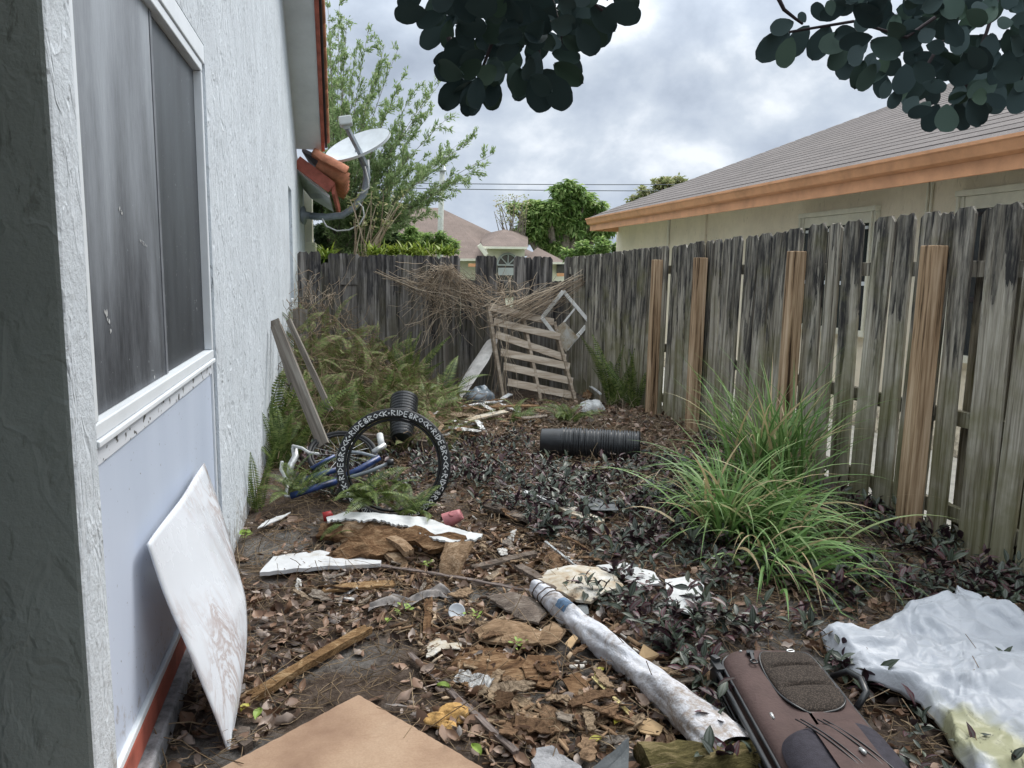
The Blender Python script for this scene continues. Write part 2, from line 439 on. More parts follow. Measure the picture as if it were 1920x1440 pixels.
def screen(dark):
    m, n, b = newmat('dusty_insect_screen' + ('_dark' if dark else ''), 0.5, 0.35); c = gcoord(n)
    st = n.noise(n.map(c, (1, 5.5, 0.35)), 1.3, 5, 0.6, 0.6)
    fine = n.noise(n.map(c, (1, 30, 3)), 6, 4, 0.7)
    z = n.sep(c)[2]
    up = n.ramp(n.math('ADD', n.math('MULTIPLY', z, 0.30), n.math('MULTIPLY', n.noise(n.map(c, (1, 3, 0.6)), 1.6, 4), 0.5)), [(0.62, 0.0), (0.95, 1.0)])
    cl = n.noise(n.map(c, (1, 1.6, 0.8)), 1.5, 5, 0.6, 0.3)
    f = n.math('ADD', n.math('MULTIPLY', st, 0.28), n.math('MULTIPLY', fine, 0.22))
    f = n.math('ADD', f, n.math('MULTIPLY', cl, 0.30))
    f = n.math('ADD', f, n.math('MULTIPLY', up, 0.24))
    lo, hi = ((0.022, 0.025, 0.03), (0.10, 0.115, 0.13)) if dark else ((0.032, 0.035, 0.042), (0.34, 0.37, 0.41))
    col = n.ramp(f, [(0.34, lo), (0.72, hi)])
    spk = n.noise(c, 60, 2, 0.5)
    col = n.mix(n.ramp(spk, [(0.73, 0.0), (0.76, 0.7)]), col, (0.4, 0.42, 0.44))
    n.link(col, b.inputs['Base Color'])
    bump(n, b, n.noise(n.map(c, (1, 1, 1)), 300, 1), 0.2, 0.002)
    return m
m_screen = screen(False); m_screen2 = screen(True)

def shingles(name, c0, c1, c2, row=0.14, axis=0, sw=0.0):
    m, n, b = newmat(name, 0.95, 0.1); uv = n.n('ShaderNodeTexCoord').outputs['UV']
    br = n.n('ShaderNodeTexBrick', {'offset': 0.37, 'squash': 1.0}, Vector=uv, Scale=1.0)
    br.inputs['Brick Width'].default_value = 0.30; br.inputs['Row Height'].default_value = row
    br.inputs['Mortar Size'].default_value = 0.006; br.inputs['Mortar Smooth'].default_value = 0.2
    br.inputs['Color1'].default_value = (*c0, 1); br.inputs['Color2'].default_value = (*c1, 1); br.inputs['Mortar'].default_value = (*c2, 1)
    f = n.noise(uv, 40, 5, 0.7); g = n.noise(uv, 1.2, 4, 0.6)
    col = n.mix(0.5, br.outputs[0], n.ramp(f, [(0.3, tuple(v*0.55 for v in c0)), (0.7, tuple(v*1.5 for v in c1))]), 'MIX')
    col = n.mix(n.ramp(g, [(0.35, 0.0), (0.7, 0.35)]), col, tuple(v*0.6 for v in c0))
    n.link(col, b.inputs['Base Color'])
    v = n.sep(uv)[1]
    bump(n, b, f, 0.6, 0.01)
    return m
m_shingle = shingles('grey_brown_shingles', (0.15, 0.137, 0.133), (0.205, 0.185, 0.178), (0.05, 0.043, 0.043), 0.18)
m_shingle2 = shingles('brown_shingles', (0.15, 0.12, 0.105), (0.21, 0.165, 0.145), (0.07, 0.055, 0.05), 0.3)

def leafmat(name, stops, rough=0.5, spec=0.35, trans=0.25, under=None, stripes=None, nodirt=True):
    m, n, b = newmat(name, rough, spec)
    geo = n.n('ShaderNodeNewGeometry')
    col = n.ramp(geo.outputs['Random Per Island'], stops)
    if stripes:
        uv = n.sep(n.n('ShaderNodeTexCoord').outputs['UV'])
        a = n.math('ABSOLUTE', n.math('SUBTRACT', uv[0], 0.5))
        s = n.ramp(a, [(0.05, 0.0), (0.12, 1.0), (0.27, 1.0), (0.36, 0.0)])
        col = n.mix(n.math('MULTIPLY', s, 0.6), col, stripes)
    if under:
        col = n.mix(geo.outputs['Backfacing'], col, under)
    n.link(col, b.inputs['Base Color'])
    if trans:
        tr = n.n('ShaderNodeBsdfTranslucent', Color=col)
        mx = n.n('ShaderNodeMixShader', Fac=trans)
        n.link(b.outputs[0], mx.inputs[1]); n.link(tr.outputs[0], mx.inputs[2])
        out = [x for x in n.t.nodes if x.type == 'OUTPUT_MATERIAL'][0]
        n.link(mx.outputs[0], out.inputs[0])
    return m
m_fern = leafmat('fern_green', [(0.0, (0.045, 0.075, 0.015)), (0.4, (0.085, 0.13, 0.03)), (0.75, (0.14, 0.19, 0.05)), (1.0, (0.20, 0.24, 0.07))], trans=0.3)
m_fernold = leafmat('fern_olive_and_brown', [(0.0, (0.11, 0.075, 0.045)), (0.26, (0.20, 0.15, 0.09)), (0.34, (0.08, 0.105, 0.03)), (0.7, (0.14, 0.175, 0.055)), (1.0, (0.21, 0.24, 0.09))], rough=0.8, trans=0.2)
m_litter = leafmat('dead_leaves', [(0.0, (0.035, 0.02, 0.014)), (0.22, (0.10, 0.055, 0.035)), (0.45, (0.20, 0.115, 0.07)), (0.68, (0.30, 0.19, 0.13)), (0.86, (0.38, 0.30, 0.25)), (1.0, (0.20, 0.18, 0.17))], rough=0.5, spec=0.4, trans=0.08)
m_yleaf = leafmat('fallen_yellow_leaf', [(0, (0.42, 0.40, 0.06)), (1, (0.5, 0.46, 0.10))], trans=0.2)
m_gleaf = leafmat('fallen_green_leaf', [(0, (0.22, 0.34, 0.06)), (1, (0.28, 0.38, 0.08))], trans=0.2)
m_trad = leafmat('striped_creeper_leaves', [(0.0, (0.018, 0.026, 0.018)), (0.45, (0.032, 0.050, 0.028)), (0.66, (0.06, 0.08, 0.042)), (0.71, (0.065, 0.018, 0.028)), (1.0, (0.10, 0.022, 0.036))], rough=0.42, spec=0.4, trans=0.1, under=(0.04, 0.020, 0.030), stripes=(0.11, 0.125, 0.11))
m_grass = leafmat('green_blade_grass', [(0.0, (0.08, 0.16, 0.045)), (0.5, (0.16, 0.29, 0.085)), (0.84, (0.32, 0.44, 0.18)), (0.90, (0.44, 0.34, 0.19)), (1.0, (0.54, 0.43, 0.27))], rough=0.5, trans=0.3)
m_straw = leafmat('dry_straw', [(0.0, (0.11, 0.08, 0.05)), (0.5, (0.21, 0.15, 0.095)), (1.0, (0.34, 0.26, 0.17))], rough=0.9, spec=0.1, trans=0.0)
m_vine = leafmat('dry_vine', [(0.0, (0.16, 0.12, 0.085)), (0.5, (0.32, 0.25, 0.18)), (1.0, (0.50, 0.42, 0.32))], rough=0.9, spec=0.1, trans=0.0)
m_over = leafmat('dark_glossy_leaves', [(0.0, (0.035, 0.058, 0.062)), (0.7, (0.05, 0.08, 0.08)), (1.0, (0.06, 0.10, 0.07))], rough=0.6, spec=0.12, trans=0.03)
m_wisp = leafmat('pale_green_small_leaves', [(0.0, (0.17, 0.26, 0.10)), (0.6, (0.28, 0.38, 0.17)), (1.0, (0.40, 0.48, 0.26))], trans=0.45)
m_dense = leafmat('deep_green_leaves', [(0.0, (0.035, 0.065, 0.03)), (0.6, (0.075, 0.13, 0.055)), (1.0, (0.15, 0.22, 0.09))], trans=0.3)
m_mango = leafmat('bright_green_leaves', [(0.0, (0.10, 0.18, 0.05)), (0.6, (0.22, 0.34, 0.10)), (1.0, (0.42, 0.52, 0.20))], trans=0.5)
m_brom = leafmat('yellow_green_blades', [(0.0, (0.12, 0.20, 0.03)), (1.0, (0.32, 0.38, 0.06))], trans=0.3)
m_olive = leafmat('olive_tree_leaves', [(0.0, (0.20, 0.24, 0.10)), (0.7, (0.32, 0.34, 0.16)), (1.0, (0.42, 0.34, 0.2))], trans=0.4)
m_bark = plain('grey_bark_plain', (0.19, 0.165, 0.135), 0.9, var=0.25, scale=14, bumps=0.5)
m_barkd = plain('dark_twig_bark', (0.045, 0.035, 0.04), 0.85, var=0.2, scale=14)

def ground_mat():
    m, n, b = newmat('yard_soil', 0.95, 0.1); c = gcoord(n)
    xyz = n.sep(c)
    f = n.noise(c, 9, 9, 0.75, 0.4); g = n.noise(c, 46, 6, 0.75); h = n.noise(c, 1.6, 4, 0.6)
    ff = n.math('ADD', n.math('MULTIPLY', f, 0.5), n.math('MULTIPLY', g, 0.5))
    soil = n.ramp(ff, [(0.34, (0.022, 0.017, 0.014)), (0.47, (0.075, 0.055, 0.043)), (0.58, (0.13, 0.10, 0.08)), (0.7, (0.24, 0.20, 0.165))])
    sand = n.ramp(ff, [(0.36, (0.055, 0.05, 0.045)), (0.5, (0.15, 0.14, 0.13)), (0.66, (0.24, 0.225, 0.21))])
    soil = n.mix(n.ramp(h, [(0.48, 0.0), (0.6, 1.0)]), soil, sand)
    grass = n.ramp(n.noise(c, 30, 6, 0.7), [(0.35, (0.055, 0.08, 0.028)), (0.65, (0.12, 0.15, 0.06))])
    far = n.math('GREATER_THAN', n.math('MAXIMUM', n.math('SUBTRACT', xyz[1], 10.2), n.math('SUBTRACT', xyz[0], 3.7)), 0.0)
    n.link(n.mix(far, soil, grass), b.inputs['Base Color'])
    bump(n, b, ff, 1.0, 0.03)
    return m
m_ground = ground_mat()

# ------------------------------------------------------------------ ground
def gz(x, y):
    """height of the yard at x, y"""
    return 0.035*nz(x*0.9, y*0.9, 3.1)+0.018*nz(x*3.1, y*3.1, 9.0)+0.008*nz(x*11, y*11, 5.0)-0.02*max(0, (y-7)*0.5)
def axis(a, b, st, ext):
    c = list(np.arange(a, b+1e-6, st)); return [-v+a for v in ext[::-1]]+c+[v+b for v in ext]
xs = axis(-1.0, 4.4, 0.05, [0.5, 1.5, 4, 10, 30, 90, 300]); ys = axis(0.6, 10.6, 0.05, [0.5, 1.5, 4, 10, 30, 90, 300])
V = []
for y in ys:
    for x in xs:
        inside = -1.05 < x < 4.45 and 0.55 < y < 10.65
        V.append((x, y, gz(x, y) if inside else -0.05))
W = len(xs)
F = [(j*W+i, j*W+i+1, (j+1)*W+i+1, (j+1)*W+i) for j in range(len(ys)-1) for i in range(W-1)]
tag(fast_obj('ground', V, F, m_ground, smooth=True), kind='structure')

pth = MB().bb((3.62, -3, -0.06), (5.14, 14.5, 0.012)).obj('side_path', plain('pale_concrete_path', (0.72, 0.69, 0.62), 0.9, var=0.1, scale=5))
tag(pth, kind='structure')

# ------------------------------------------------------------------ left house
WX = -0.6
house = thing('stucco_house', 'white stucco house wall running along the left edge with a large screened window', 'house', (WX, 5, 0))
def zr(Y): return 4.48-(Y-9.47)*0.602
def wall_prism(poly, name='wall', mat=m_stucco, x0=-0.8, x1=WX):
    return MB().prism([(x1, y, z) for y, z in poly], (x0-x1, 0, 0)).obj(name, mat, house)
mwall = MB()
def wp(poly, x0=-0.8, x1=WX): mwall.prism([(x1, y, z) for y, z in poly], (x0-x1, 0, 0))
wp([(3.93, -0.3), (9.6, -0.3), (9.6, zr(9.6)), (3.93, zr(3.93))])
wp([(2.06, 2.54), (3.93, 2.54), (3.93, zr(3.93)), (2.06, zr(2.06))])
wp([(9.6, -0.3), (10.2, -0.3), (10.2, 1.15), (9.6, 1.15)])
wp([(9.6, 2.48), (10.2, 2.48), (10.2, zr(10.2)), (9.6, zr(9.6))])
wp([(10.2, -0.3), (14.4, -0.3), (14.4, 3.0), (11.75, zr(11.75)), (10.2, zr(10.2))])
mwall.obj('wall', m_stucco, house)
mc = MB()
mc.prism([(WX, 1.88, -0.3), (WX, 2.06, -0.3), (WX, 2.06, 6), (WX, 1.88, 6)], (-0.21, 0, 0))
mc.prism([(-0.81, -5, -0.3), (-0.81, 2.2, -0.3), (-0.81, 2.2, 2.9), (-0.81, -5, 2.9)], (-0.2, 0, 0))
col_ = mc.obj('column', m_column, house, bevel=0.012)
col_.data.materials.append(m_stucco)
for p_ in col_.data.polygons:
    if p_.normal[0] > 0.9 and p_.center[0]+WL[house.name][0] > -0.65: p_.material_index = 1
# unseen porch roof above the camera, added to shade the column front
MB().bb((-4.2, -5, 2.72), (0.9, 1.55, 2.86)).obj('unseen_porch_roof', m_soffit, house)
# foundation
MB().bb((-0.66, 2.06, 0.075), (-0.612, 3.93, 0.165)).obj('red_base_trim', m_redpaint, house, bevel=0.006)
MB().bb((-0.7, 2.06, -0.3), (-0.575, 3.93, 0.072)).obj('foundation', m_concrete, house, bevel=0.01)
# lower white panel and the specked band under the window
MB().bb((-0.66, 2.062, 0.195), (-0.625, 3.90, 1.03)).obj('lower_panel', m_panel, house, bevel=0.004)
tr = MB(); tr.bb((-0.655, 2.062, 0.167), (-0.612, 3.90, 0.193)); tr.bb((-0.66, 3.902, 0.167), (-0.615, 3.928, 2.46)); tr.bb((-0.66, 2.062, 2.455), (-0.6, 3.928, 2.538))
tr.obj('panel_trim', m_frame, house, bevel=0.004)
MB().bb((-0.66, 2.062, 1.033), (-0.618, 3.90, 1.088)).obj('specked_band', m_band, house, bevel=0.004)
win = MB()
for a, b_ in (((-0.66, 2.064, 1.090), (-0.598, 3.90, 1.108)), ((-0.66, 2.064, 1.110), (-0.606, 3.90, 1.150)), ((-0.66, 2.064, 2.415), (-0.607, 3.90, 2.453)), ((-0.66, 2.064, 1.152), (-0.607, 2.10, 2.413)), ((-0.66, 3.868, 1.152), (-0.607, 3.90, 2.413))):
    win.bb(a, b_)
wf = win.obj('window_frame', m_frame, house, bevel=0.004)
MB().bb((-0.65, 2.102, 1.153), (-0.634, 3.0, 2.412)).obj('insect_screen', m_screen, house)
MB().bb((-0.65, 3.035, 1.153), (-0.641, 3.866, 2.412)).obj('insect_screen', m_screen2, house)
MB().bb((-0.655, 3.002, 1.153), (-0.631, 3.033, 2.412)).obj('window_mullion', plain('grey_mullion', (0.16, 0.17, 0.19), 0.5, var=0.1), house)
sm = MB()
for (a, b_, w_) in (((262, 452), (272, 462), 3), ((224, 388), (229, 402), 3), ((196, 585), (206, 600), 5), ((202, 600), (208, 625), 3), ((268, 452), (276, 463), 2), ((368, 540), (370, 590), 1.5), ((366, 560), (362, 600), 1), ((285, 690), (292, 715), 3), ((150, 470), (152, 476), 2)):
    p, q = PX(*a, -0.632), PX(*b_, -0.632)
    for k in range(5):
        u = random.random(); c_ = p*(1-u)+q*u+np.array((0, random.gauss(0, 0.004), random.gauss(0, 0.004))); r_ = random.uniform(0.25, 1)*w_*0.0014
        sm.prism([c_+np.array((0, math.cos(t)*r_*random.uniform(0.6, 1.3), math.sin(t)*r_*1.5)) for t in np.linspace(0, 5.2, 6)], (-0.001, 0, 0))
tag(sm.obj('paint_spots', m_whitepaint, house, fix=False), kind='stuff')
# slot window far along the wall
sl = MB().bb((-0.78, 9.602, 1.152), (-0.70, 10.198, 2.478)).obj('slot_window', m_frame, house)
# rake soffit, fascia, drip edge, tile edge
def rake(x0, x1, dz0, dz1, name, mat, ya=4.0, yb=11.63):
    MB().prism([(x1, ya, zr(ya)+dz0), (x1, yb, zr(yb)+dz0), (x1, yb, zr(yb)+dz1), (x1, ya, zr(ya)+dz1)], (x0-x1, 0, 0)).obj(name, mat, house, bevel=0.003)
rake(-0.9, -0.262, 0.0, 0.05, 'soffit', m_soffit)
rake(-0.26, -0.212, -0.02, 0.15, 'fascia', m_redpaint)
rake(-0.21, -0.18, 0.03, 0.16, 'drip_edge', m_darkgap)
rt = MB()
for i in range(26):
    ya = 11.5-i*0.30
    rt.tube([(-0.175, ya+0.17, zr(ya+0.17)+0.15), (-0.175, ya-0.17, zr(ya-0.17)+0.165)], [0.034, 0.028], 8)
rt.obj('rake_tiles', m_terra, house, smooth=True)
# eave return with its barrel tile
e1, e2, e3 = PY(556, 302, 11.62), PY(622, 352, 11.62), PY(636, 398, 12.6)
MB().beam(e1, e2, 0.04, 0.17, up=(0, 0, 1)).obj('eave_fascia', m_redpaint, house, bevel=0.005)
MB().beam(e2+np.array((0.02, 0.03, -0.01)), e3, 0.04, 0.17, up=(0, 0, 1)).obj('eave_fascia', m_redpaint, house, bevel=0.005)
sp_ = [PY(560, 322, 11.7), PY(618, 372, 11.7), PY(626, 398, 12.55), PY(583, 372, 13.0), PY(566, 350, 13.4)]
MB().prism(sp_, (0.0, 0.02, 0.05)).obj('eave_soffit', m_soffit, house)
rs = MB(); rs.prism([PY(566, 284, 11.66), PY(640, 322, 11.66), PY(648, 372, 12.6), PY(600, 340, 13.6)], (0, 0.02, 0.06)); rs.obj('eave_deck', m_darkgap, house)
bt = MB(); a0, a1 = PY(584, 290, 11.52), PY(648, 326, 11.52)
def bar(u, v):
    c = a0+(a1-a0)*u; an = math.pi*v; ax = (a1-a0)/np.linalg.norm(a1-a0); up = np.cross(ax, (0, 1, 0)); up *= -1 if up[2] < 0 else 1
    r = 0.13*(0.88+0.12*u)
    return c+up*(math.sin(an)*r*0.9)+np.array((0, 1, 0))*(-math.cos(an)*r)+up*(0.012*nz(u*5, v*3))
bt.slab(bar, 14, 14, 0.018, (0, 0.3, -1)); bt.obj('barrel_tile', m_terra, house, smooth=True)
b2 = MB()
for k in range(5):
    q = a0+(a1-a0)*1.0+np.array((0.02, 0.18+k*0.22, -0.06-k*0.03))
    b2.tube([q+np.array((-0.4, 0, 0.22)), q], 0.10, 10)
b2.obj('eave_tiles', m_terra, house, smooth=True)
pl = MB(); q0, q1 = PY(565, 470, 13.6), PY(583, 330, 13.6)
pl.bb((q0[0], 13.6, -0.3), (q1[0], 14.3, 2.9)); pl.bb((q0[0]-0.01, 13.56, 1.35), (q1[0]+0.05, 14.34, 1.95))
pl.obj('corner_pilaster', m_creamtrim, house, bevel=0.01)

# ------------------------------------------------------------------ satellite dish
dish = thing('satellite_dish', 'grey satellite dish on a curved pipe fixed to the white wall', 'satellite dish', PY(576, 405, 12.3))
S12 = 12.0/1450
pp = [(582, 405, 12.2), (612, 407, 12.15), (642, 404, 12.05), (664, 389, 12.0), (683, 362, 12.0), (688, 335, 12.0), (686, 300, 12.0)]
MB().tube([PY(*p) for p in pp], 0.052, 12).obj('mast', m_metal, dish, smooth=True)
MB().lathe([(0, 0.13), (0.03, 0.14), (0.05, 0.06), (0.12, 0.05)], PY(567, 404, 12.25), Rv, 16).obj('wall_bracket', m_metal, dish, smooth=True)
dc = PY(670, 270, 12.0)
da = Rv*(57*S12)+Uv*(21*S12); db = -Rv*(8*S12)+Uv*(32*S12)+Fv*0.33
dn = np.cross(da, db); dn /= np.linalg.norm(dn)
if dn@Fv > 0: dn = -dn
def dsh(u, v):
    r = v; an = 2*math.pi*u
    return dc+da*(math.cos(an)*r)+db*(math.sin(an)*r)-dn*(0.10*(1-r*r))
dm = MB(); dm.grid(dsh, 48, 8, True); dm.grid(lambda u, v: dsh(u, v)-dn*0.02, 48, 8, True); dm.grid(lambda u, v: dsh(u, 1)-dn*(0.035*v)+(dsh(u, 1)-dc)*0.015, 48, 1, True)
dm.obj('reflector', plain('dish_grey', (0.50, 0.53, 0.55), 0.5, var=0.06, scale=5), dish, smooth=True, fix=False)
MB().beam(PY(686, 308, 11.9), PY(651, 240, 11.45), 0.055, 0.07, up=Uv).obj('feed_arm', m_metal, dish, bevel=0.006)
fh = MB(); fh.beam(PY(636, 229, 11.42), PY(660, 226, 11.42), 0.14, 0.13, up=Uv); fh.tube([PY(650, 242, 11.44), PY(648, 232, 11.43)], 0.05, 10)
fh.obj('feed_horn', m_lamp, dish, bevel=0.02)
MB().beam(PY(687, 318, 12.02), PY(672, 282, 12.1), 0.14, 0.10, up=Rv).obj('clamp', m_metal, dish, bevel=0.01)
cbl = [PY(*p) for p in ((684, 312, 11.9), (690, 335, 11.9), (692, 352, 11.9), (680, 361, 11.9), (670, 362, 11.9))]
MB().tube(cbl, 0.012, 6).obj('cable', m_whitepaint, dish, smooth=True)
cb2 = [PY(*p) for p in ((604, 410, 11.9), (612, 424, 11.9), (632, 433, 11.9), (655, 431, 11.9), (675, 420, 11.9), (683, 404, 11.9), (680, 388, 11.9), (670, 378, 11.9))]
MB().tube(cb2, 0.011, 6).obj('cable', m_whitepaint, dish, smooth=True)

# ------------------------------------------------------------------ neighbour's house on the right
NX, NW = 4.56, 5.15
nh = thing('neighbour_house', 'cream stucco house with grey-brown shingle roof and orange gutter behind the right-hand fence', 'house', (NW, 5, 0))
YC = float(PX(1104, 432, NX)[1]); YW = float(PX(1156, 440, NW)[1])
nw = MB(); nw.bb((NW, -5, -0.2), (NW+0.25, YW, 2.44)); nw.bb((NW+0.26, YW-0.25, -0.2), (16, YW, 2.44))
yp = [float(PX(p, 420, NW)[1]) for p in (1326, 1316)]
nw.bb((NW-0.03, yp[0], -0.2), (NW-0.002, yp[1], 2.44))
nw.obj('wall', m_cream, nh)
MB().bb((NX+0.05, -5, 2.445), (NW+0.3, YC-0.05, 2.47)).obj('soffit', m_creamtrim, nh)
MB().bb((NX+0.03, -5, 2.30), (NX+0.06, YC, 2.50)).obj('fascia', m_orange, nh)
MB().bb((NX+0.03, YC+0.002, 2.30), (16, YC+0.03, 2.50)).obj('fascia', m_orange, nh)
gm = MB()
prof = [(0.0, 0.0), (-0.05, 0.02), (-0.075, 0.09), (-0.09, 0.10), (-0.09, 0.125), (0.0, 0.125)]
gm.prism([(NX+0.025+a, -5, 2.405+b_) for a, b_ in prof], (0, YC+5.05, 0))
gm.obj('gutter', m_orange, nh)
SL, RW = 0.435, 7.0
ex = NX-0.03; z0 = 2.53; sl = math.hypot(1, SL)
dy = 0.0
P = [(ex, -6, z0), (ex, YC+0.08, z0), (ex+RW, YC+0.08-RW, z0+SL*RW), (ex+RW, -6, z0+SL*RW), (17+7, YC+0.08, z0), (17, YC+0.08-RW, z0+SL*RW)]
UVr = [(p[1], (p[0]-ex)*sl) for p in P]
fast_obj('roof', [P[0], P[3], P[2], P[1]], [(0, 1, 2, 3)], m_shingle, nh, at=WL[nh.name], uv=[UVr[0], UVr[3], UVr[2], UVr[1]])
Pe = [P[1], P[2], P[5], P[4]]
fast_obj('roof', Pe, [(0, 1, 2, 3)], m_shingle, nh, at=WL[nh.name], uv=[(p[0], (P[1][1]-p[1])*sl) for p in Pe])
# shingle courses as real low steps on the visible slope
st = MB(); k = 0
d = 0.18
while d < RW*sl-0.2:
    x = ex+d/sl; zz = z0+SL*(x-ex); ye = YC+0.08-(x-ex)
    nn = np.array((-SL, 0, 1))/sl
    A = np.array((x, -6, zz))+nn*0.006; B = np.array((x, ye, zz))+nn*0.006
    back = np.array((1, 0, SL))/sl*0.19
    st.add([A, B, B+back-nn*0.004, A+back-nn*0.004], [(0, 1, 2, 3)]); st.add([A, B, B-nn*0.005, A-nn*0.005], [(0, 1, 2, 3)])
    d += 0.18
Vst = np.vstack(st.V); uvst = np.stack([Vst[:, 1]+0.13*np.floor((Vst[:, 0]-ex)*5.9), (Vst[:, 0]-ex)*sl], -1)
fast_obj('shingle_courses', Vst, np.array(st.F), m_shingle, nh, at=WL[nh.name], uv=uvst)
def nwindow(pl_, pr_, ztop, zbot, shutter=None):
    ya = float(PX(pl_, 420, NW)[1]); yb = float(PX(pr_, 420, NW)[1])   # ya > yb
    f = MB()
    f.bb((NW-0.07, yb, ztop), (NW-0.002, ya, ztop+0.05)); f.bb((NW-0.055, yb+0.002, zbot), (NW-0.002, yb+0.09, ztop-0.002)); f.bb((NW-0.055, ya-0.09, zbot), (NW-0.002, ya-0.002, ztop-0.002))
    f.bb((NW-0.08, yb+0.03, zbot), (NW-0.057, yb+0.055, ztop-0.003)); f.bb((NW-0.08, ya-0.055, zbot), (NW-0.057, ya-0.03, ztop-0.003))
    f.bb((NW-0.045, yb+0.092, ztop-0.11), (NW-0.003, ya-0.092, ztop-0.003)); f.bb((NW-0.09, yb, zbot-0.06), (NW-0.002, ya, zbot-0.002))
    wo_ = f.obj('window', m_creamtrim, nh, bevel=0.004)
    g = MB(); g.bb((NW-0.03, yb+0.094, zbot), (NW-0.004, ya-0.094, ztop-0.113)); g.obj('pane', m_glass, wo_, at=WL[wo_.name])
    s = MB(); s.bb((NW-0.04, yb+0.12, ztop-0.17), (NW-0.032, ya-0.12, ztop-0.14)); s.bb((NW-0.04, yb+0.10, zbot+0.45), (NW-0.032, ya-0.10, zbot+0.49)); s.obj('sash', m_frame if shutter else m_darkgap, wo_, at=WL[wo_.name])
WL_ztop1 = float(PX(1575, 392, NW)[2])
nwindow(1506, 1650, float(PX(1575, 394, NW)[2])-0.05, 1.0, True)
nwindow(1798, 2200, float(PX(1860, 352, NW)[2])-0.05, 0.9)
cd = MB()
for p, r_ in ((1738, 0.012), (1745, 0.012), (1256, 0.02)):
    y = float(PX(p, 420, NW)[1]); MB().tube([(NW-0.02, y, -0.1), (NW-0.02, y, 2.44)], r_, 6).obj('conduit', m_creamtrim, nh)

# ------------------------------------------------------------------ house far behind the back fence
fh_ = thing('far_house', 'cream house with brown hip roof and arched window seen over the back fence', 'house', PY(900, 520, 25))
m_farwall = plain('pale_cream_wall', (0.80, 0.77, 0.64), 0.85, var=0.04, scale=2)
def wallrect(p0, p1, ytop, Yd, name='wall', mat=m_farwall, depth=4):
    a = PY(p0, ytop, Yd); b_ = PY(p1, ytop, Yd)
    return MB().bb((a[0], Yd, -0.3), (b_[0], Yd+depth, a[2])).obj(name, mat, fh_)
wallrect(700, 912, 484, 25.0); wallrect(913, 984, 464, 24.2); wallrect(985, 1090, 492, 25.2)
def roofobj(pts, faces):
    Pn = np.array(pts); uv = np.stack([Pn[:, 0], Pn[:, 2]*2.2+Pn[:, 1]*0.3], -1)
    V = []; U_ = []; Fs = []
    me = D.meshes.new('roof'); me.from_pydata((Pn-np.array(WL[fh_.name])).tolist(), [], faces); ul = me.uv_layers.new(name='UVMap')
    for l in me.loops: ul.data[l.index].uv = uv[l.vertex_index]
    me.materials.append(m_shingle2); o = D.objects.new('roof', me); link(o, fh_, WL[fh_.name])
roofobj([PY(560, 486, 24.6), PY(925, 486, 24.6), PY(1010, 478, 33), PY(826, 390, 30), PY(770, 388, 30)], [(0, 1, 3, 4), (1, 2, 3)])
roofobj([PY(904, 463, 23.8), PY(990, 464, 23.8), PY(946, 430, 27), PY(990, 440, 31), PY(900, 440, 31)], [(0, 1, 2), (1, 3, 2), (0, 2, 4)])
roofobj([PY(860, 485, 24.0), PY(914, 485, 24.0), PY(908, 452, 26)], [(0, 1, 2)])
roofobj([PY(975, 492, 24.8), PY(1062, 491, 24.8), PY(1008, 464, 27.5)], [(0, 1, 2)])
fa = MB()
for a, b_, Yd in (((906, 464), (988, 465), 23.78), ((860, 487), (914, 487), 23.98), ((975, 494), (1062, 493), 24.78)):
    fa.beam(PY(*a, Yd), PY(*b_, Yd), 0.06, 0.07)
fa.beam(PY(898, 459, 23.7), PY(912, 478, 23.7), 0.1, 0.13); fa.obj('fascia', m_creamtrim, fh_)
ac = PY(952, 497, 24.15); ar = 20*24.2/1450
pts = [ac+np.array((math.cos(t)*ar, 0, math.sin(t)*ar*1.05)) for t in np.linspace(0, math.pi, 20)]+[ac+np.array((-ar, 0, -1.0)), ac+np.array((ar, 0, -1.0))]
aw = MB().prism(pts, (0, 0.05, 0)).obj('arched_window', m_glass, fh_)
bars = MB()
for t in (45, 90, 135): bars.beam(ac+np.array((0, -0.03, 0)), ac+np.array((math.cos(R(t))*ar, -0.03, math.sin(R(t))*ar)), 0.03, 0.03, up=(0, 1, 0))
bars.beam(ac+np.array((-ar, -0.03, 0)), ac+np.array((ar, -0.03, 0)), 0.04, 0.04)
bars.tube([ac+np.array((math.cos(t)*ar, -0.02, math.sin(t)*ar*1.05)) for t in np.linspace(0, math.pi, 20)], 0.03, 5)
bars.obj('glazing_bars', m_lamp, aw, at=WL[aw.name])
MB().prism([PY(*p, 24.1) for p in ((934, 502), (971, 502), (971, 516), (934, 516))], (0, 0.02, 0)).obj('blind', m_lamp, fh_)
MB().bb((PY(1044, 492, 25.15)[0], 25.1, PY(1044, 512, 25.15)[2]), (PY(1060, 492, 25.15)[0], 25.18, PY(1044, 493, 25.15)[2])).obj('window', m_glass, fh_)
for a, b_, y in ((878, 896, 497), (1044, 1062, 515)):
    MB().bb((PY(a, y, 24)[0], 23.95, PY(a, y+3, 24)[2]), (PY(b_, y, 24)[0], 24.0, PY(a, y-3, 24)[2])).obj('orange_ledge', m_orange, fh_)

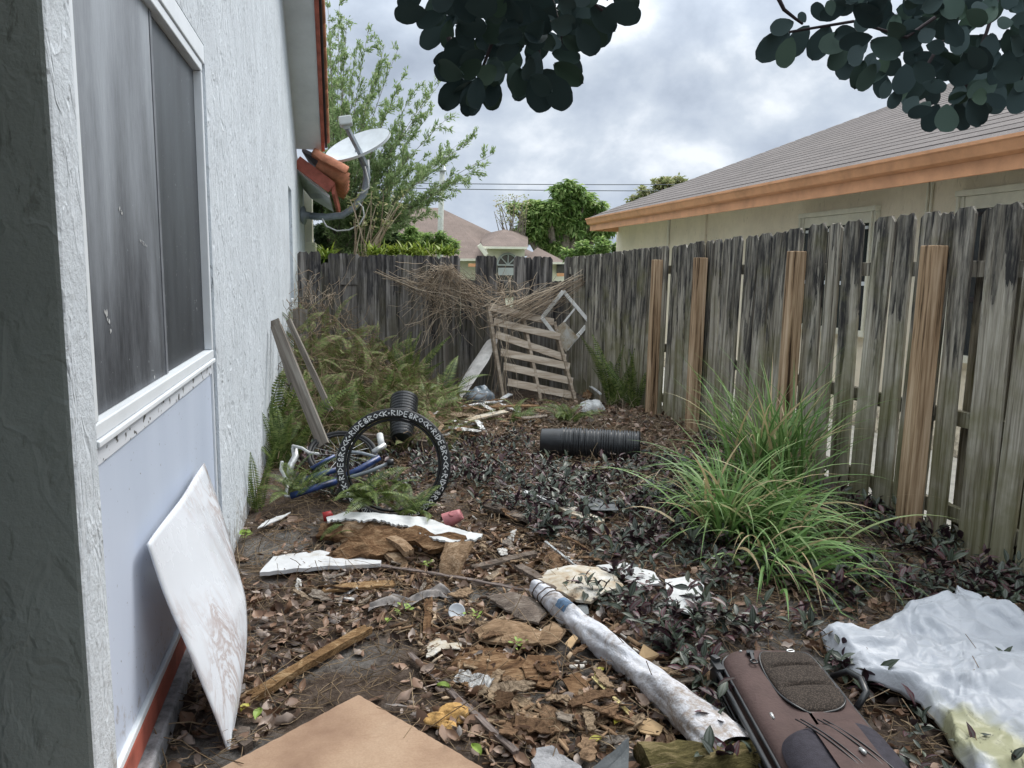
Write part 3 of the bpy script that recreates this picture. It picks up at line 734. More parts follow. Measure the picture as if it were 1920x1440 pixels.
# ------------------------------------------------------------------ street lamp and overhead wires
lp = thing('street_lamp', 'grey post-top street lamp standing behind the back fence', 'street lamp', PY(822, 560, 17.5))
s = 17.5/1450
lt, lb = PY(829, 322, 17.5), PY(820, 530, 17.5); lb[2] = -0.05
MB().tube([lb, lt], [0.085, 0.055], 12).obj('post', plain('pale_post', (0.40, 0.42, 0.38), 0.8, var=0.12), lp, smooth=True)
axl = (lt-lb)/np.linalg.norm(lt-lb)
MB().lathe([(0, 0.06), (0.02, 0.10), (0.05, 0.09), (0.05, 0.075), (0.27, 0.09), (0.29, 0.09)], lt, axl, 16).obj('lantern', m_plasticlid, lp, smooth=True)
MB().lathe([(0.285, 0.17), (0.30, 0.18), (0.36, 0.09), (0.40, 0.035), (0.46, 0.02), (0.47, 0.0)], lt, axl, 16).obj('cap', m_lamp, lp, smooth=True)
for i, (ya, yb) in enumerate(((341, 345), (350, 358))):
    pts = [PY(600+u*900, (ya+(yb-ya)*0)+u*(yb-ya)*1.0+3*math.sin(u*3.14), 34) for u in np.linspace(0, 1, 14)]
    tag(MB().tube(pts, 0.018, 5).obj('overhead_wire', m_wire), 'upper thin wire crossing the sky behind the lamp' if i == 0 else 'lower thin wire crossing the sky behind the lamp', 'wire', 'overhead wires')

# ------------------------------------------------------------------ fences
def picket_mesh(name, w_, h_, mat, seed):
    random.seed(seed); mb = MB()
    c = 0.028
    n_ = 9; prof = [(-w_/2, 0), (-w_/2, h_*0.3), (-w_/2, h_*0.6), (-w_/2, h_-c-0.012), (-w_/2+c, h_), (-w_*0.1, h_-random.uniform(0, 0.012)), (w_*0.15, h_-random.uniform(0, 0.008)), (w_/2-c, h_-0.002), (w_/2, h_-c-0.006), (w_/2, h_*0.6), (w_/2, h_*0.3), (w_/2, 0)]
    j = [(a+random.uniform(-0.004, 0.004), z) for a, z in prof]
    mb.prism([(-0.009, a, z) for a, z in j], (0.018, 0, 0))
    V = np.vstack(mb.V); me = D.meshes.new(name); me.from_pydata(V.tolist(), [], mb.F); me.update(); me.materials.append(mat)
    return me
def add_mesh_obj(name, me, parent, at, rot):
    o = D.objects.new(name, me); link(o, parent, tuple(float(a) for a in at)); o.rotation_euler = rot; return o
def fx(Y): return 3.37 if Y < 7.9 else 3.37+(2.86-3.37)*(Y-7.9)/(9.85-7.9)
rf = thing('wooden_fence', 'tall weathered picket fence running down the right side with brown posts', 'fence', (3.37, 5, 0))
pm = [picket_mesh('picket', 0.138+0.004*i, 1.98, m_picket, i) for i in range(4)]
tops = [(2010, 350), (1950, 372), (1893, 380), (1819, 388), (1772, 398), (1746, 397), (1700, 400), (1656, 406), (1611, 412), (1567, 418), (1536, 419), (1494, 428), (1461, 434), (1431, 437), (1406, 441), (1384, 443), (1364, 447), (1347, 448), (1333, 450), (1319, 452), (1302, 455), (1282, 458), (1265, 460), (1249, 461), (1236, 462), (1227, 463), (1217, 464), (1206, 465), (1195, 466), (1184, 468), (1174, 469), (1162, 471), (1152, 472), (1143, 474), (1134, 475), (1125, 476), (1117, 477), (1108, 478), (1100, 479), (1093, 479), (1086, 480), (1079, 480)]
for i, (px, py) in enumerate(tops):
    X = 3.37
    p = PX(px, py, X)
    if p[1] > 7.9:                 # the far stretch swings slightly inwards
        for _ in range(60): p = p*0.5+PX(px, py, fx(p[1]))*0.5
        p[0] = fx(p[1])
    ang = 0 if p[1] < 7.9 else math.atan2(0.51, 1.95)
    pn = PX(*tops[min(i+1, len(tops)-1)], fx(p[1])); gap = (abs(pn[1]-p[1]) if i < len(tops)-1 else 0.16)/math.cos(ang)
    wsc = min(1.5, max(0.7, (0.74 if i < 12 else 0.93 if i < 22 else 0.99)*gap/0.142)) if i not in (4,) else 0.7
    off = (0, -0.016, 0.0, 0.006)[(i*7) % 4] if i not in (2, 5, 10) else (-0.02 if i == 5 else 0)
    h = p[2]
    o = add_mesh_obj('picket', pm[i % 4], rf, (p[0]+off, p[1], h-1.98-0.0), (R(random.uniform(-1.0, 1.0)), R(random.uniform(-0.6, 0.6)), ang+R(random.uniform(-2, 2))))
    o.scale = (1, wsc, 1)
for px, py in ((1866, 388), (1918, 380), (1990, 370)):      # boards on the far side of the rails
    p = PX(px, py, 3.47); add_mesh_obj('picket', pm[1], rf, (3.47, p[1], p[2]-1.98), (0, 0, 0))
yq = float(PX(2010, 350, 3.37)[1])-0.17; zq = float(PX(2010, 350, 3.37)[2])
while yq > 0.5:              # the fence goes on beyond the edge of the picture
    o = add_mesh_obj('picket', pm[random.randrange(4)], rf, (3.37+random.uniform(-0.005, 0.005), yq, zq-1.98+random.uniform(-0.02, 0.02)), (R(random.uniform(-1, 1)), 0, 0)); yq -= 0.175
for pz0 in (PX(1840, 500, 3.4)[2], PX(1835, 790, 3.4)[2], 0.22):
    r_ = MB(); r_.beam((3.415, 0.5, pz0), (3.415, 7.9, pz0-0.03), 0.04, 0.088, seg=6, jit=0.002); r_.beam((3.415, 7.92, pz0-0.03), (2.90, 9.83, pz0-0.06), 0.04, 0.088)
    r_.obj('rail', m_picket, rf, bevel=0.003)
for (xt, yt, zt), Y in (((1762, 460, 0), 3.86), ((1497, 471, 0), 5.24), ((1321, 483, 0), 6.83), ((1231, 487, 0), 7.85)):
    zt = PX(xt, yt, 3.3)[2]
    pb = MB(); pb.beam((3.295, Y, -0.1), (3.30, Y, zt), 0.104, 0.104, up=(1, 0, 0), seg=5, jit=0.0012)
    V = np.vstack(pb.V); at = (3.3, Y, 0)
    pb.obj('post', m_post, rf, at=at, bevel=0.006)

BY = 9.85
bf = thing('back_fence', 'dark weathered picket fence closing the far end of the yard', 'fence', (1.2, BY, 0))
bm_ = [picket_mesh('picket', 0.14+0.004*i, 1.75, m_picketb, 20+i) for i in range(3)]
bt_ = [(567, 471), (589, 471), (612, 492), (627, 474), (643, 474), (661, 475), (679, 480), (698, 478), (718, 476), (735, 478), (750, 477), (766, 478), (782, 478), (798, 479), (814, 480), (833, 481), (853, 479), (873, 523), (889, 524), (903, 479), (920, 479), (937, 526), (955, 528), (975, 480), (990, 482), (1006, 480), (1025, 481), (1043, 526), (1058, 527), (1070, 481), (1086, 481)]
for i, (px, py) in enumerate(bt_):
    if i == 22: px, py = 958, 580
    p = PY(px, py, BY-(0.03 if i < 2 else 0.0)-(0.02 if i % 2 else 0))
    add_mesh_obj('picket', bm_[i % 3], bf, (p[0], p[1], p[2]-1.75), (R(random.uniform(-0.6, 0.6)), R(random.uniform(-1, 1) + (2.5 if i in (4, 5) else 0)), R(90)))
for z in (1.38, 0.75, 0.25):
    MB().beam((-0.5, BY+0.045, z), (2.85, BY+0.045, z-0.02), 0.04, 0.088, seg=4, jit=0.002).obj('rail', m_picketb, bf, bevel=0.003)
MB().beam(PY(833, 555, BY-0.05), PY(838, 775, BY-0.05), 0.07, 0.04, up=(0, 1, 0), seg=4, jit=0.003).obj('loose_batten', m_plank, bf)

# ------------------------------------------------------------------ trees and shrubs behind
leafq = (np.array([(0, 0, 0), (-0.5, 0.45, 0.06), (0, 1, -0.08), (0.5, 0.45, 0.06)]), np.array([(0, 3, 2, 1)]))
def rnd_rot(n, pitch=(-0.6, 0.9)):
    return rotm(rng.uniform(0, 6.28, n), rng.uniform(pitch[0], pitch[1], n), rng.uniform(-0.7, 0.7, n))
def crown(blobs, n, L, wd, mat, parent, pitch=(-1.0, 0.7), name='crown'):
    """leaves in the shells of many overlapping clumps"""
    P = []; tot = sum(b[3]**2 for b in blobs)
    for bx, by, bz, br in blobs:
        k = int(n*br*br/tot); d = rng.normal(size=(k, 3)); d /= np.linalg.norm(d, axis=1)[:, None]
        rr = br*rng.uniform(0.55, 1.05, k)**0.6
        P.append(np.array((bx, by, bz))+d*rr[:, None]*np.array((1, 1, 0.85)))
    P = np.vstack(P); m = len(P)
    sc = np.stack([np.full(m, wd), rng.uniform(0.7, 1.2, m)*L, np.full(m, L)], -1)
    V, F = scatter(*leafq, P, rnd_rot(m, pitch), sc)
    return fast_obj(name, V, F, mat, parent, WL[parent.name])
def limbs(parent, base, tips, r0, mat=None, name='trunk'):
    mb = MB(); base = np.array(base, float)
    for t in tips:
        t = np.array(t, float); mid = base*0.5+t*0.5+np.array((random.uniform(-.1, .1), random.uniform(-.1, .1), 0.12*np.linalg.norm(t-base)))
        pts = [base+(mid-base)*u*2 if u < 0.5 else mid+(t-mid)*(u*2-1) for u in np.linspace(0, 1, 7)]
        mb.tube(pts, [r0*(1-0.8*u) for u in np.linspace(0, 1, 7)], 7)
    return mb.obj(name, mat or m_bark, parent, smooth=True)
def blobtree(name, label, cat, Yd, pxb, n, L, wd, mat, base_px, group=None, r0=0.2, pitch=(-1.0, 0.7)):
    b0 = PY(base_px, 560, Yd); b0[2] = -0.05
    t = thing(name, label, cat, b0, group)
    blobs = []
    for px, py, pr in pxb:
        c = PY(px, py, Yd+random.uniform(-1, 1)*pr*Yd/1450*0.6); r_ = pr*Yd/1450
        for k in range(7):
            d = np.array([random.gauss(0, 1) for _ in range(3)]); d /= np.linalg.norm(d)
            blobs.append((*(c+d*r_*0.62), r_*random.uniform(0.3, 0.5)))
    crown(blobs, n, L, wd, mat, t, pitch)
    limbs(t, b0, [b[:3] for b in blobs[::5]], r0)
    return t
blobtree('mango_tree', 'bright green rounded leafy tree in the middle behind the back fence', 'tree', 30, [(1068, 362, 26), (1045, 395, 34), (1095, 385, 30), (1010, 400, 30), (985, 430, 24), (1030, 445, 34), (1085, 430, 34), (965, 385, 12), (1128, 415, 22), (1060, 400, 34), (1065, 430, 30), (1010, 435, 26), (1115, 400, 28), (1130, 425, 26), (1060, 365, 30), (1000, 415, 30)], 17000, 0.34, 0.11, m_mango, 1045, 'trees beyond the back fence', pitch=(-1.4, 0.2))
blobtree('leafy_bush', 'yellow-green bush just above the fence right of the rounded tree', 'bush', 22, [(1090, 468, 20), (1120, 465, 24), (1150, 475, 22), (1065, 478, 14)], 4500, 0.16, 0.07, m_mango, 1110, 'bushes beyond the back fence', r0=0.08)
blobtree('olive_green_tree', 'olive green tree peeping over the neighbour roof line', 'tree', 40, [(1240, 350, 22), (1215, 365, 22), (1265, 345, 20), (1190, 378, 16), (1285, 352, 16), (1250, 380, 30), (1215, 400, 30)], 3500, 0.34, 0.13, m_olive, 1240, 'trees beyond the back fence')
blobtree('leafy_bush', 'mid green bush in front of the brown roof left of the lamp post', 'bush', 15, [(770, 445, 20), (745, 455, 18), (795, 450, 22), (825, 455, 20), (848, 465, 14), (780, 470, 20)], 6000, 0.11, 0.035, m_mango, 790, 'bushes beyond the back fence', r0=0.05)
blobtree('dense_shrub', 'dark dense shrub beside the corner of the white house', 'shrub', 14.5, [(620, 430, 42), (668, 430, 34), (600, 380, 30), (700, 420, 34), (650, 460, 34), (720, 455, 24), (740, 400, 26), (610, 480, 26)], 12000, 0.12, 0.035, m_dense, 650, 'bushes beyond the back fence', r0=0.06)
# a bare reddish tree left of the mango tree
bt = thing('bare_tree', 'thin nearly bare tree with reddish twigs left of the rounded green tree', 'tree', PY(962, 560, 29), 'trees beyond the back fence')
mb = MB(); base = PY(968, 520, 29)
for k in range(26):
    tip = PY(random.uniform(925, 990), random.uniform(362, 425), 29+random.uniform(-.5, .5)); m1 = base*0.45+tip*0.55+np.array((0.2*random.gauss(0, 1), 0, 0.1))
    mb.tube([base, m1, tip], [0.05, 0.022, 0.008], 4)
mb.obj('branches', m_bark, bt)
P = np.array([PY(random.uniform(928, 992), random.uniform(365, 420), 29+random.uniform(-.5, .5)) for _ in range(260)])
V, F = scatter(*leafq, P, rnd_rot(260), np.tile((0.07, 0.12, 0.12), (260, 1))); fast_obj('leaves', V, F, m_olive, bt, WL[bt.name])

# feathery tree behind the dish
wt_ = thing('feathery_tree', 'tall wispy pale green tree with arching sprays behind the satellite dish', 'tree', PY(640, 560, 13.5), 'trees beyond the back fence')
ends = [(606, 60), (622, 220), (655, 210), (700, 260), (735, 280), (680, 300), (740, 350), (760, 300), (715, 130), (612, -30), (636, 10), (650, 40), (668, 95), (690, 60), (720, 90), (745, 95), (752, 150), (778, 170), (800, 185), (822, 160), (806, 215), (835, 225), (860, 270), (885, 262), (922, 290), (902, 312), (880, 330), (850, 345), (830, 370), (812, 395), (790, 300), (760, 250), (730, 200), (700, 150), (665, 160), (640, 120), (618, 90), (625, 170), (690, 230), (750, 320), (800, 330), (720, 300), (660, 250), (770, 380), (700, 350), (640, 330), (612, 250), (820, 300), (845, 300), (775, 230), (632, 210)]
brs = MB(); LP = []; LD = []
base = PY(628, 500, 13.5)
for (ex_, ey_) in ends:
    Yd = 13.5+random.uniform(-0.9, 0.9); tip = PY(ex_, ey_, Yd)
    mid = PY(628+(ex_-628)*0.38+random.uniform(-8, 8), 500+(ey_-500)*0.55, Yd*0.5+13.5*0.5)
    pts = [(1-u)**2*base+2*u*(1-u)*mid+u*u*tip for u in np.linspace(0, 1, 14)]
    brs.tube(pts, [0.013*(1-0.9*u)+0.001 for u in np.linspace(0, 1, 14)], 5)
    for u in np.linspace(0.16, 1.0, 19):
        q = (1-u)**2*base+2*u*(1-u)*mid+u*u*tip; tan = 2*(1-u)*(mid-base)+2*u*(tip-mid); tan /= np.linalg.norm(tan)
        sd_ = np.array([random.gauss(0, 0.6) for _ in range(3)]); dr = tan*0.8+sd_+np.array((0.05, 0, 0.25)); dr /= np.linalg.norm(dr)
        Ls = random.uniform(0.15, 0.42)*(1.15-0.6*u)
        brs.tube([q, q+dr*Ls], [0.006, 0.003], 3, caps=False)
        for k in range(int(Ls*170)+8):
            LP.append(q+dr*Ls*random.random()+np.array([random.gauss(0, 0.02) for _ in range(3)])); LD.append(dr)
brs.obj('branches', m_bark, wt_, fix=False)
LP = np.array(LP); LD = np.array(LD); m = len(LP)
yaw_ = np.arctan2(-LD[:, 0], LD[:, 1])+rng.normal(0, 0.8, m); pit = np.arcsin(np.clip(LD[:, 2], -1, 1))+rng.normal(0, 0.5, m)
V, F = scatter(*leafq, LP, rotm(yaw_, pit, rng.uniform(-1, 1, m)), np.stack([np.full(m, 0.025), rng.uniform(0.05, 0.095, m), np.full(m, 0.06)], -1))
fast_obj('foliage', V, F, m_wisp, wt_, WL[wt_.name])

# bare grey shrub and the spiky yellow-green plants on top of the fence
gs = thing('bare_shrub', 'shrub of bare curving grey stems rising behind the back fence', 'shrub', PY(680, 560, 11.6))
mb = MB(); P = []
for k in range(22):
    b_ = PY(672+random.uniform(-22, 30), 520, 11.6); tip = PY(random.uniform(655, 765), random.uniform(355, 430), 11.6+random.uniform(-.2, .3)); md = PY((672+(tip[0])*10), 440, 11.6)
    md = b_*0.5+tip*0.5+np.array((random.uniform(-.14, .1), 0, -0.05))
    pts = [(1-u)**2*b_+2*u*(1-u)*md+u*u*tip for u in np.linspace(0, 1, 8)]
    mb.tube(pts, [0.013*(1-0.6*u) for u in np.linspace(0, 1, 8)], 5)
    for _ in range(7): P.append(tip+np.array([random.gauss(0, 0.035) for _ in range(3)]))
mb.obj('stems', m_vine, gs); P = np.array(P)
V, F = scatter(*leafq, P, rnd_rot(len(P)), np.tile((0.03, 0.09, 0.09), (len(P), 1))); fast_obj('leaves', V, F, m_olive, gs, WL[gs.name])

def ribbon(paths, wd, side=None, taper=1.0, flat=0.0):
    """(n,k,3) paths -> flat tapering blades"""
    P = np.asarray(paths, float); n, k, _ = P.shape
    d = P[:, min(2, k-1)]-P[:, 0]; up = np.zeros_like(d); up[:, 2] = 1
    sidev = np.cross(d, up); sidev += 1e-4; sidev /= np.linalg.norm(sidev, axis=1)[:, None]
    if side is not None:
        a = rng.uniform(-side, side, n); t = d/np.linalg.norm(d, axis=1)[:, None]
        sidev = sidev*np.cos(a)[:, None]+np.cross(t, sidev)*np.sin(a)[:, None]
    tt = np.linspace(0, 1, k); prof = np.clip((1-tt**2.2*taper), 0.04, 1)*np.clip(tt*6+0.55, 0, 1)
    wv = np.asarray(wd, float)[:, None, None]*prof[None, :, None]*sidev[:, None, :]*0.5
    V = np.stack([P-wv, P+wv], 2).reshape(n, k*2, 3)
    f = np.array([(2*i, 2*i+1, 2*i+3, 2*i+2) for i in range(k-1)])
    F = f[None]+(np.arange(n)*2*k)[:, None, None]
    return V.reshape(-1, 3), F.reshape(-1, 4)
def strands(paths, rad):
    """(n,k,3) paths -> thin three-sided twigs"""
    P = np.asarray(paths, float); n, k, _ = P.shape; rad = np.asarray(rad, float)
    d = P[:, -1]-P[:, 0]; d /= np.linalg.norm(d, axis=1)[:, None]+1e-9
    a = np.cross(d, rng.normal(size=d.shape)); a /= np.linalg.norm(a, axis=1)[:, None]+1e-9; b_ = np.cross(d, a)
    V = np.stack([P+(a*math.cos(t)+b_*math.sin(t))[:, None, :]*rad[:, None, None] for t in (0, 2.094, 4.189)], 2).reshape(n, k*3, 3)
    f = np.array([(3*i+j, 3*i+(j+1) % 3, 3*i+3+(j+1) % 3, 3*i+3+j) for i in range(k-1) for j in range(3)])
    F = f[None]+(np.arange(n)*3*k)[:, None, None]
    return V.reshape(-1, 3), F.reshape(-1, 4)
def blades(n, c, spread, L, el, k=8, droop=1.0, az=None):
    """arching blades from around c"""
    base = np.array(c)+np.stack([rng.normal(0, spread, n), rng.normal(0, spread, n), np.zeros(n)], -1)
    az = rng.uniform(0, 6.283, n) if az is None else az
    el0 = rng.uniform(el[0], el[1], n); Ln = rng.uniform(L[0], L[1], n); dr = rng.uniform(0.5, 1.5, n)*droop
    P = [base]; st_ = Ln/(k-1)
    for i in range(1, k):
        e = el0-dr*(i/(k-1))**1.5*1.7
        P.append(P[-1]+np.stack([np.cos(az)*np.cos(e), np.sin(az)*np.cos(e), np.sin(e)], -1)*st_[:, None])
    return np.stack(P, 1)
br_n = 0
for px, Yd in ((705, 11.2), (735, 11.4), (768, 11.2), (800, 11.4), (832, 11.2), (612, 10.7)):
    c = PY(px, 478 if px > 620 else 485, Yd); Pb = blades(90, c, 0.05, (0.16, 0.32), (0.3, 1.4), 6, 0.7)
    V, F = ribbon(Pb, np.full(90, 0.03))
    br_n += 1
    tag(fast_obj('spiky_plant', V, F, m_brom, at=c), ('yellow-green spiky plant showing over the back fence, ' + ['first', 'second', 'third', 'fourth', 'fifth'][br_n-1] + ' from the left of the row') if px > 620 else 'small bright plant in the notch of the fence beside the white house', 'plant', 'spiky plants over the fence')

# ------------------------------------------------------------------ overhanging branches close to the camera
ov = []
for j in range(10):
    v = (0, .12, .28, .46, .64, .78, .88, .95, .985, 1)[j]; wdt = math.sin(math.pi*min(1, 0.06+v**1.25*0.86))**0.75*0.5 if v > 0 else 0.03
    if j == 9: wdt = 0.06
    if j == 8: wdt = 0.17
    if j == 7: wdt = 0.27
    for x in (-1, 0, 1): ov.append((x*wdt, v, (0.05 if x else 0.0)-0.10*v*v))
ovf = []
for j in range(9):
    for i in range(2):
        a = j*3+i; ovf.append((a, a+1, a+4, a+3))
ovalt = (np.array(ov), np.array(ovf))
def facing(p, ang, tilt):
    """rotation so a leaf at p grows along the picture angle ang, its face towards the camera give or take tilt"""
    n_ = np.array(CP)-p; n_ = n_/np.linalg.norm(n_)
    y = Rv*math.cos(ang)+Uv*math.sin(ang); y = y+n_*tilt; y /= np.linalg.norm(y)
    z = n_-y*(n_@y); z /= np.linalg.norm(z); z = z+np.cross(y, z)*random.uniform(-0.5, 0.5); z /= np.linalg.norm(z)
    return np.stack([np.cross(y, z), y, z], 1)
def overhang(name, label, edge, fill, twigs, dist, Lm):
    root = thing(name, label, 'branch', PY(twigs[0][0][0], twigs[0][0][1], dist), 'branches hanging into the top of the picture')
    P = []; Ro = []; S = []
    for px, py, ang, ln in edge:
        d_ = dist+random.uniform(-0.12, 0.12); p = PY(px, py, d_); P.append(p); Ro.append(facing(p, R(ang), random.uniform(-0.3, 0.3))); S.append(ln*d_/1450*1.03)
    for poly, n_ in fill:
        k = 0
        xs_ = [q[0] for q in poly]; ys_ = [q[1] for q in poly]
        while k < n_:
            px, py = random.uniform(min(xs_), max(xs_)), random.uniform(min(ys_), max(ys_))
            if not inpoly(px, py, poly): continue
            d_ = dist+random.uniform(-0.2, 0.3); p = PY(px, py, d_); P.append(p); k += 1
            Ro.append(facing(p, random.uniform(-math.pi, 0.2), random.uniform(-0.9, 0.9))); S.append(Lm*random.uniform(0.75, 1.1)*d_/1450)
    S = np.array(S)
    V, F = scatter(*ovalt, np.array(P), np.array(Ro), np.stack([S*rng.uniform(0.55, 0.75, len(S)), S, S*rng.uniform(-0.5, 2.4, len(S))], -1))
    fast_obj('foliage', V, F, m_over, root, WL[root.name], smooth=True)
    mb = MB()
    for tw in twigs: mb.tube([PY(a, b_, dist+0.02) for a, b_ in tw], [0.006*(1-0.6*i/len(tw)) for i in range(len(tw))], 6)
    mb.obj('twigs', m_barkd, root, smooth=True)
def inpoly(x, y, poly):
    c = False; j = len(poly)-1
    for i in range(len(poly)):
        xi, yi = poly[i]; xj, yj = poly[j]
        if (yi > y) != (yj > y) and x < (xj-xi)*(y-yi)/(yj-yi)+xi: c = not c
        j = i
    return c
e1 = [(800, 22, 185, 56), (832, 36, 235, 62), (842, 38, 262, 46), (880, 100, 195, 50), (885, 115, 200, 72), (872, 140, 165, 58), (870, 150, 230, 62), (888, 152, 262, 66), (905, 148, 245, 52), (915, 135, 278, 64), (930, 150, 255, 50), (962, 118, 285, 66), (975, 130, 265, 55), (1000, 135, 285, 72), (1022, 140, 305, 72), (1040, 120, 325, 62), (1035, 100, 350, 52), (1050, 90, 20, 36), (1055, 70, 330, 40), (1085, 45, 300, 60), (1115, 22, 285, 68), (1135, 15, 345, 66), (1110, 10, 310, 60), (1060, 40, 340, 44), (850, 95, 215, 40), (1150, 0, 350, 48), (790, 0, 190, 44), (860, 70, 240, 40)]
poly1 = [(800, -60), (820, 25), (880, 80), (880, 140), (905, 165), (950, 120), (1000, 150), (1045, 130), (1060, 60), (1120, 20), (1150, -60)]
overhang('leafy_branch', 'dark rounded-leaf branch hanging at the top centre against the sky', e1, [(poly1, 120)], [[(1000, -150), (960, -40), (930, 60), (900, 140)], [(1000, -120), (1040, 20), (1060, 90)], [(842, 70), (846, 100), (848, 125)], [(980, -60), (1010, 60), (1010, 150)], [(1000, -90), (1080, -20), (1130, 20)]], 1.75, 58)
e2 = [(1488, 42, 200, 46), (1478, 62, 220, 78), (1485, 70, 250, 60), (1518, 48, 235, 66), (1545, 40, 120, 40), (1560, 30, 100, 34), (1556, 50, 240, 64), (1585, 15, 200, 50), (1590, 62, 215, 70), (1592, 80, 235, 62), (1600, 95, 245, 66), (1620, 115, 250, 52), (1640, 120, 240, 56), (1650, 130, 275, 56), (1690, 165, 240, 44), (1700, 170, 215, 44), (1745, 190, 225, 46), (1760, 195, 245, 56), (1775, 195, 270, 62), (1795, 190, 285, 60), (1815, 185, 300, 64), (1830, 190, 320, 42), (1860, 150, 280, 62), (1880, 160, 255, 50), (1915, 150, 262, 76), (1925, 130, 250, 50), (1510, 42, 120, 24), (1665, 150, 255, 40), (1720, 180, 235, 46)]
poly2 = [(1590, -70), (1600, 60), (1640, 130), (1700, 165), (1760, 215), (1830, 215), (1860, 170), (1960, 150), (1960, -70)]
overhang('leafy_branch', 'dark rounded-leaf branch covering the upper right above the shingle roof', e2, [(poly2, 180)], [[(1900, -120), (1800, 0), (1700, 70), (1600, 40), (1480, 60)], [(1455, -12), (1470, 18), (1490, 34), (1505, 45)], [(1900, -100), (1850, 60), (1800, 190)], [(1800, 20), (1740, 120), (1690, 165)], [(1940, -60), (1925, 60), (1915, 150)]], 1.8, 60)

# ------------------------------------------------------------------ things lying in the yard
def gq(px, py, dz=0.0):
    """point on the real yard surface seen at px, py, raised by dz"""
    p = G(px, py, dz)
    for _ in range(4): p = G(px, py, gz(p[0], p[1])+dz)
    return p
def inpx(p, poly):
    v = p-CP; z = v@Fv; return inpoly(960+FPX*(v@Rv)/z, 720-FPX*(v@Uv)/z, poly)
def projn(P):
    v = P-CP; z = v@Fv; return 960+FPX*(v@Rv)/z, 720-FPX*(v@Uv)/z
def polymask(P, poly):
    X_, Y_ = projn(P); c = np.zeros(len(P), bool); j = len(poly)-1
    for i in range(len(poly)):
        xi, yi = poly[i]; xj, yj = poly[j]
        c ^= ((yi > Y_) != (yj > Y_)) & (X_ < (xj-xi)*(Y_-yi)/((yj-yi) or 1e-9)+xi); j = i
    return c
def ground_pts(n, poly, yr=(1.4, 9.7), xr=(-0.6, 3.35)):
    P = np.stack([rng.uniform(*xr, n), rng.uniform(*yr, n), np.zeros(n)], -1)
    P = P[polymask(P, poly)]
    P[:, 2] = [gz(a, b) for a, b, _ in P]
    return P

def shard(name, label, cat, a, b_, wd, th, mat, lift=(0.02, 0.02), bend=0.0, jag=0.25, roll=0.0, seed=0, group=None, nu=26, nv=6, wave=0.006, taper=0.0):
    """a broken board from picture point a to picture point b_, lying on the yard"""
    p0 = gq(*a, lift[0]); p1 = gq(*b_, lift[1]); d = p1-p0; L = np.linalg.norm(d); d /= L
    sd_ = np.cross(d, (0, 0, 1)); sd_ /= np.linalg.norm(sd_); up = np.cross(sd_, d)
    sd_ = sd_*math.cos(roll)+up*math.sin(roll); up = np.cross(sd_, d)
    def fn(u, v):
        e = (v-0.5)*2
        w_ = wd*(1-taper*u)*(1+jag*nz(u*L*9+seed*3.7, (1 if e > 0 else -1)*5.0, seed)*1.3+jag*0.5*nz(u*L*34+seed, e*3, seed+5))
        endj = jag*0.22*(nz(v*6+seed, 3.3, seed)+0.5*nz(v*19, 1.3, seed))*min(L, 0.4)*(1 if u > 0.5 else -1)*(abs(u-0.5)*2)**6
        return p0+d*(u*L+endj)+sd_*(e*w_/2)+up*(bend*4*u*(1-u)+wave*nz(u*L*14+seed, v*3, seed+2))
    mb = MB(); mb.slab(fn, nu, nv, th, -up)
    return tag(mb.obj(name, mat), label, cat, group)

def flake(name, label, cat, poly, th, mat, lift=0.02, jag=0.02, dome=0.0, group=None, tilt=None, seed=1):
    """a flat piece with the picture outline poly (on the yard), ragged edge"""
    P = [gq(x, y, lift if not tilt else tilt[i]) for i, (x, y) in enumerate(poly)]
    Q = []
    for i, p in enumerate(P):
        q = P[(i+1) % len(P)]; n_ = max(2, int(np.linalg.norm(q-p)/0.02))
        for k in range(n_):
            t = k/n_; r = p*(1-t)+q*t
            Q.append(r+np.array((nz(r[0]*25, r[1]*25, seed), nz(r[0]*25, r[1]*25, seed+7), 0))*jag*(1 if k else 0.3))
    c = sum(Q)/len(Q); rings = 5; V = []; n_ = len(Q)
    for s_ in range(rings, 0, -1):
        for q in Q:
            f_ = s_/rings; r = c+(q-c)*f_; V.append(r+np.array((0, 0, dome*(1-f_*f_)+0.006*nz(r[0]*18, r[1]*18, seed))))
    V.append(c+np.array((0, 0, dome))); V = np.array(V); N = len(V)
    F = []
    for r in range(rings-1):
        for i in range(n_): F.append((r*n_+i, r*n_+(i+1) % n_, (r+1)*n_+(i+1) % n_, (r+1)*n_+i))
    for i in range(n_): F.append(((rings-1)*n_+i, (rings-1)*n_+(i+1) % n_, N-1))
    B = V-np.array((0, 0, th)); F2 = [tuple(N+k for k in reversed(f_)) for f_ in F]
    E_ = [((i+1) % n_, i, N+i, N+(i+1) % n_) for i in range(n_)]
    mb = MB().add(np.vstack([V, B]), F+F2+E_)
    return tag(mb.obj(name, mat), label, cat, group)

